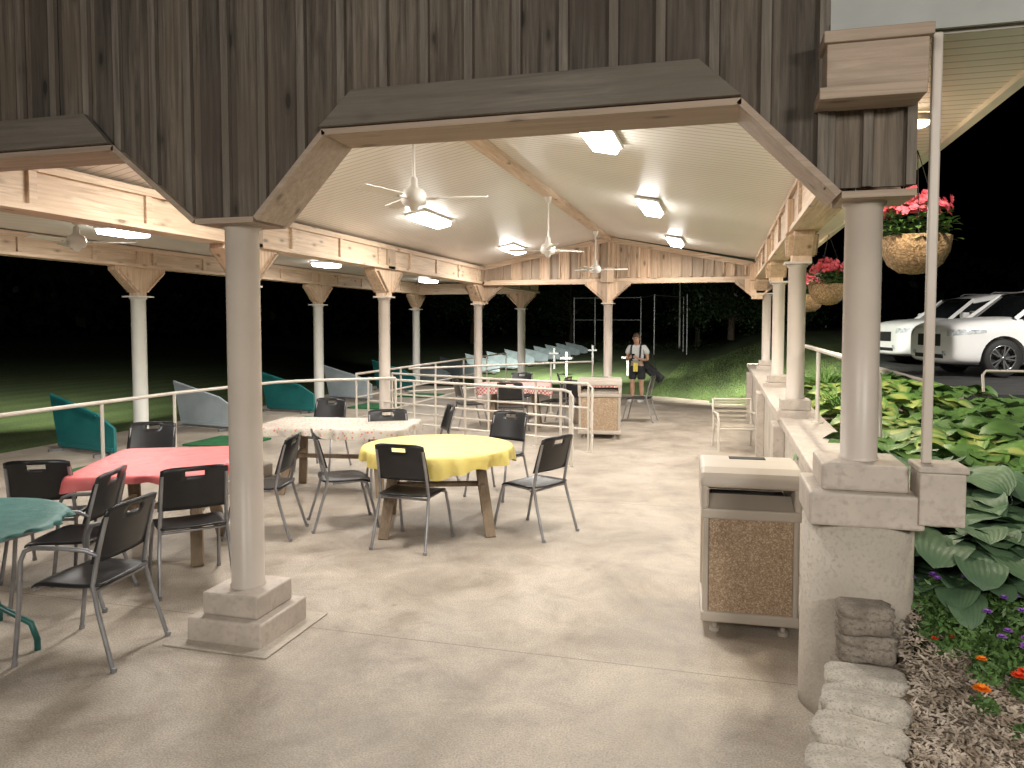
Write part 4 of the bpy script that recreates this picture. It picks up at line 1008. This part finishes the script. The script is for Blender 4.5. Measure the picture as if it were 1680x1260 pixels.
b = B(); b.lathe([(.001, .092), (.045, .084), (.075, .05), (.088, 0), (.084, -.05), (.05, -.07)], 20); b.obj('hair', M_hair, t, (0, -.045, 1.59), (radians(18), 0, 0))
for s in (-1, 1):
    b = B(); b.lathe([(.001, .012), (.009, .006), (.011, 0), (.001, -.01)], 10); b.obj('eye', M_dblack, t, (s*.03, -.148, 1.545), (radians(90), 0, 0))
    b = B(); b.lathe([(.001, .03), (.012, .015), (.014, -.01), (.001, -.03)], 10); b.obj('ear', M_skin, t, (s*.088, -.06, 1.54))
    b = B(); b.box(s*.12-.045, s*.12+.045, -.22, .05, 0, .07); b.obj('shoe', M_shirt, t, bevel=.02, seg=3)
    b = B(); b.tube([(s*.09, -.12, 1.0), (s*.11, -.14, 1.15), (s*.11, -.11, 1.33), (s*.1, .0, 1.41), (s*.1, .12, 1.3)], .022, 8); b.obj('backpack_strap', M_shorts, t)
b = B(); b.lathe([(.001, .035), (.008, .02), (.014, -.01), (.001, -.018)], 10); b.obj('nose', M_skin, t, (0, -.158, 1.53))
b = B(); b.box(-.022, .022, -.004, .004, -.003, .003); b.obj('mouth', M_red, t, (0, -.142, 1.49))
b = B(); b.box(-.15, .15, .11, .27, 1.0, 1.4); b.obj('backpack', M_shorts, t, bevel=.05, seg=4)
o = thing('phone', 'dark phone held in both hands', 'phone', (-1.93, 17.29, 1.05)); b = B(); b.box(-.035, .035, -.005, .005, -.07, .07); b.obj('phone_body', M_glass, o, rot=(radians(-35), 0, 0), bevel=.003)
o = thing('towel', 'yellow towel hanging from the person', 'towel', (-1.89, 17.42, .70)); b = B(); vs = []
for j in range(9):
    for i in range(7): vs.append((-.05+.017*i, -.015*sin(i*1.6)-.02*(1-j/8), .025*j*1.0))
b.add(vs, [(j*7+i, j*7+i+1, (j+1)*7+i+1, (j+1)*7+i) for j in range(8) for i in range(6)], 0, True); b.obj('towel_cloth', M_towel, o)
o = thing('golf_bag', 'black golf bag slung from the shoulder of the person', 'golf bag', (-1.66, 17.72, .0))
b = B(); b.cyl((.34, -.05, .50), (-.10, .06, .86), .10, .115, 20); b.cyl((.22, -.16, .56), (.04, -.12, .70), .055, .06, 12); b.obj('bag', M_shorts, o, bevel=.012)
b = B(); b.tube([(.25, -.05, .66), (.12, -.03, 1.05), (-.02, -.08, 1.27), (-.10, .0, 1.05), (-.08, .06, .90)], .014, 8); b.obj('strap', M_shorts, o)
b = B()
for k in range(5): b.cyl((-.10+R(-.04, .04), .06+R(-.04, .04), .84), (-.24+R(-.05, .05), .10+R(-.05, .05), .98), .006, n=6)
b.obj('clubs', M_steel, o)

# ------------------------------------------------------------------ world & camera
w = bpy.data.worlds.new('World'); scene.world = w; w.use_nodes = True; nt = w.node_tree; bg = nt.nodes['Background']
sky = nt.nodes.new('ShaderNodeTexSky'); sky.sky_type = 'NISHITA'; sky.sun_disc = False; sky.sun_elevation = radians(-4); sky.sun_rotation = radians(200)
nt.links.new(sky.outputs[0], bg.inputs[0]); bg.inputs[1].default_value = .004
f = 1250; th = radians(2.9); ps = math.atan(345*cos(th)/1250)
cd = bpy.data.cameras.new('camera'); cd.sensor_width = 36; cd.lens = 36*f/1680; cd.clip_end = 600; cd.clip_start = .05
cd.shift_y = -(100-f*math.tan(th))/1680
co = bpy.data.objects.new('camera', cd); COL.objects.link(co); co.location = (0, 0, 1.8); co.rotation_euler = (pi/2-th, 0, ps); scene.camera = co
scene.view_settings.view_transform = 'Standard'; scene.view_settings.look = 'None'; scene.view_settings.exposure = 0
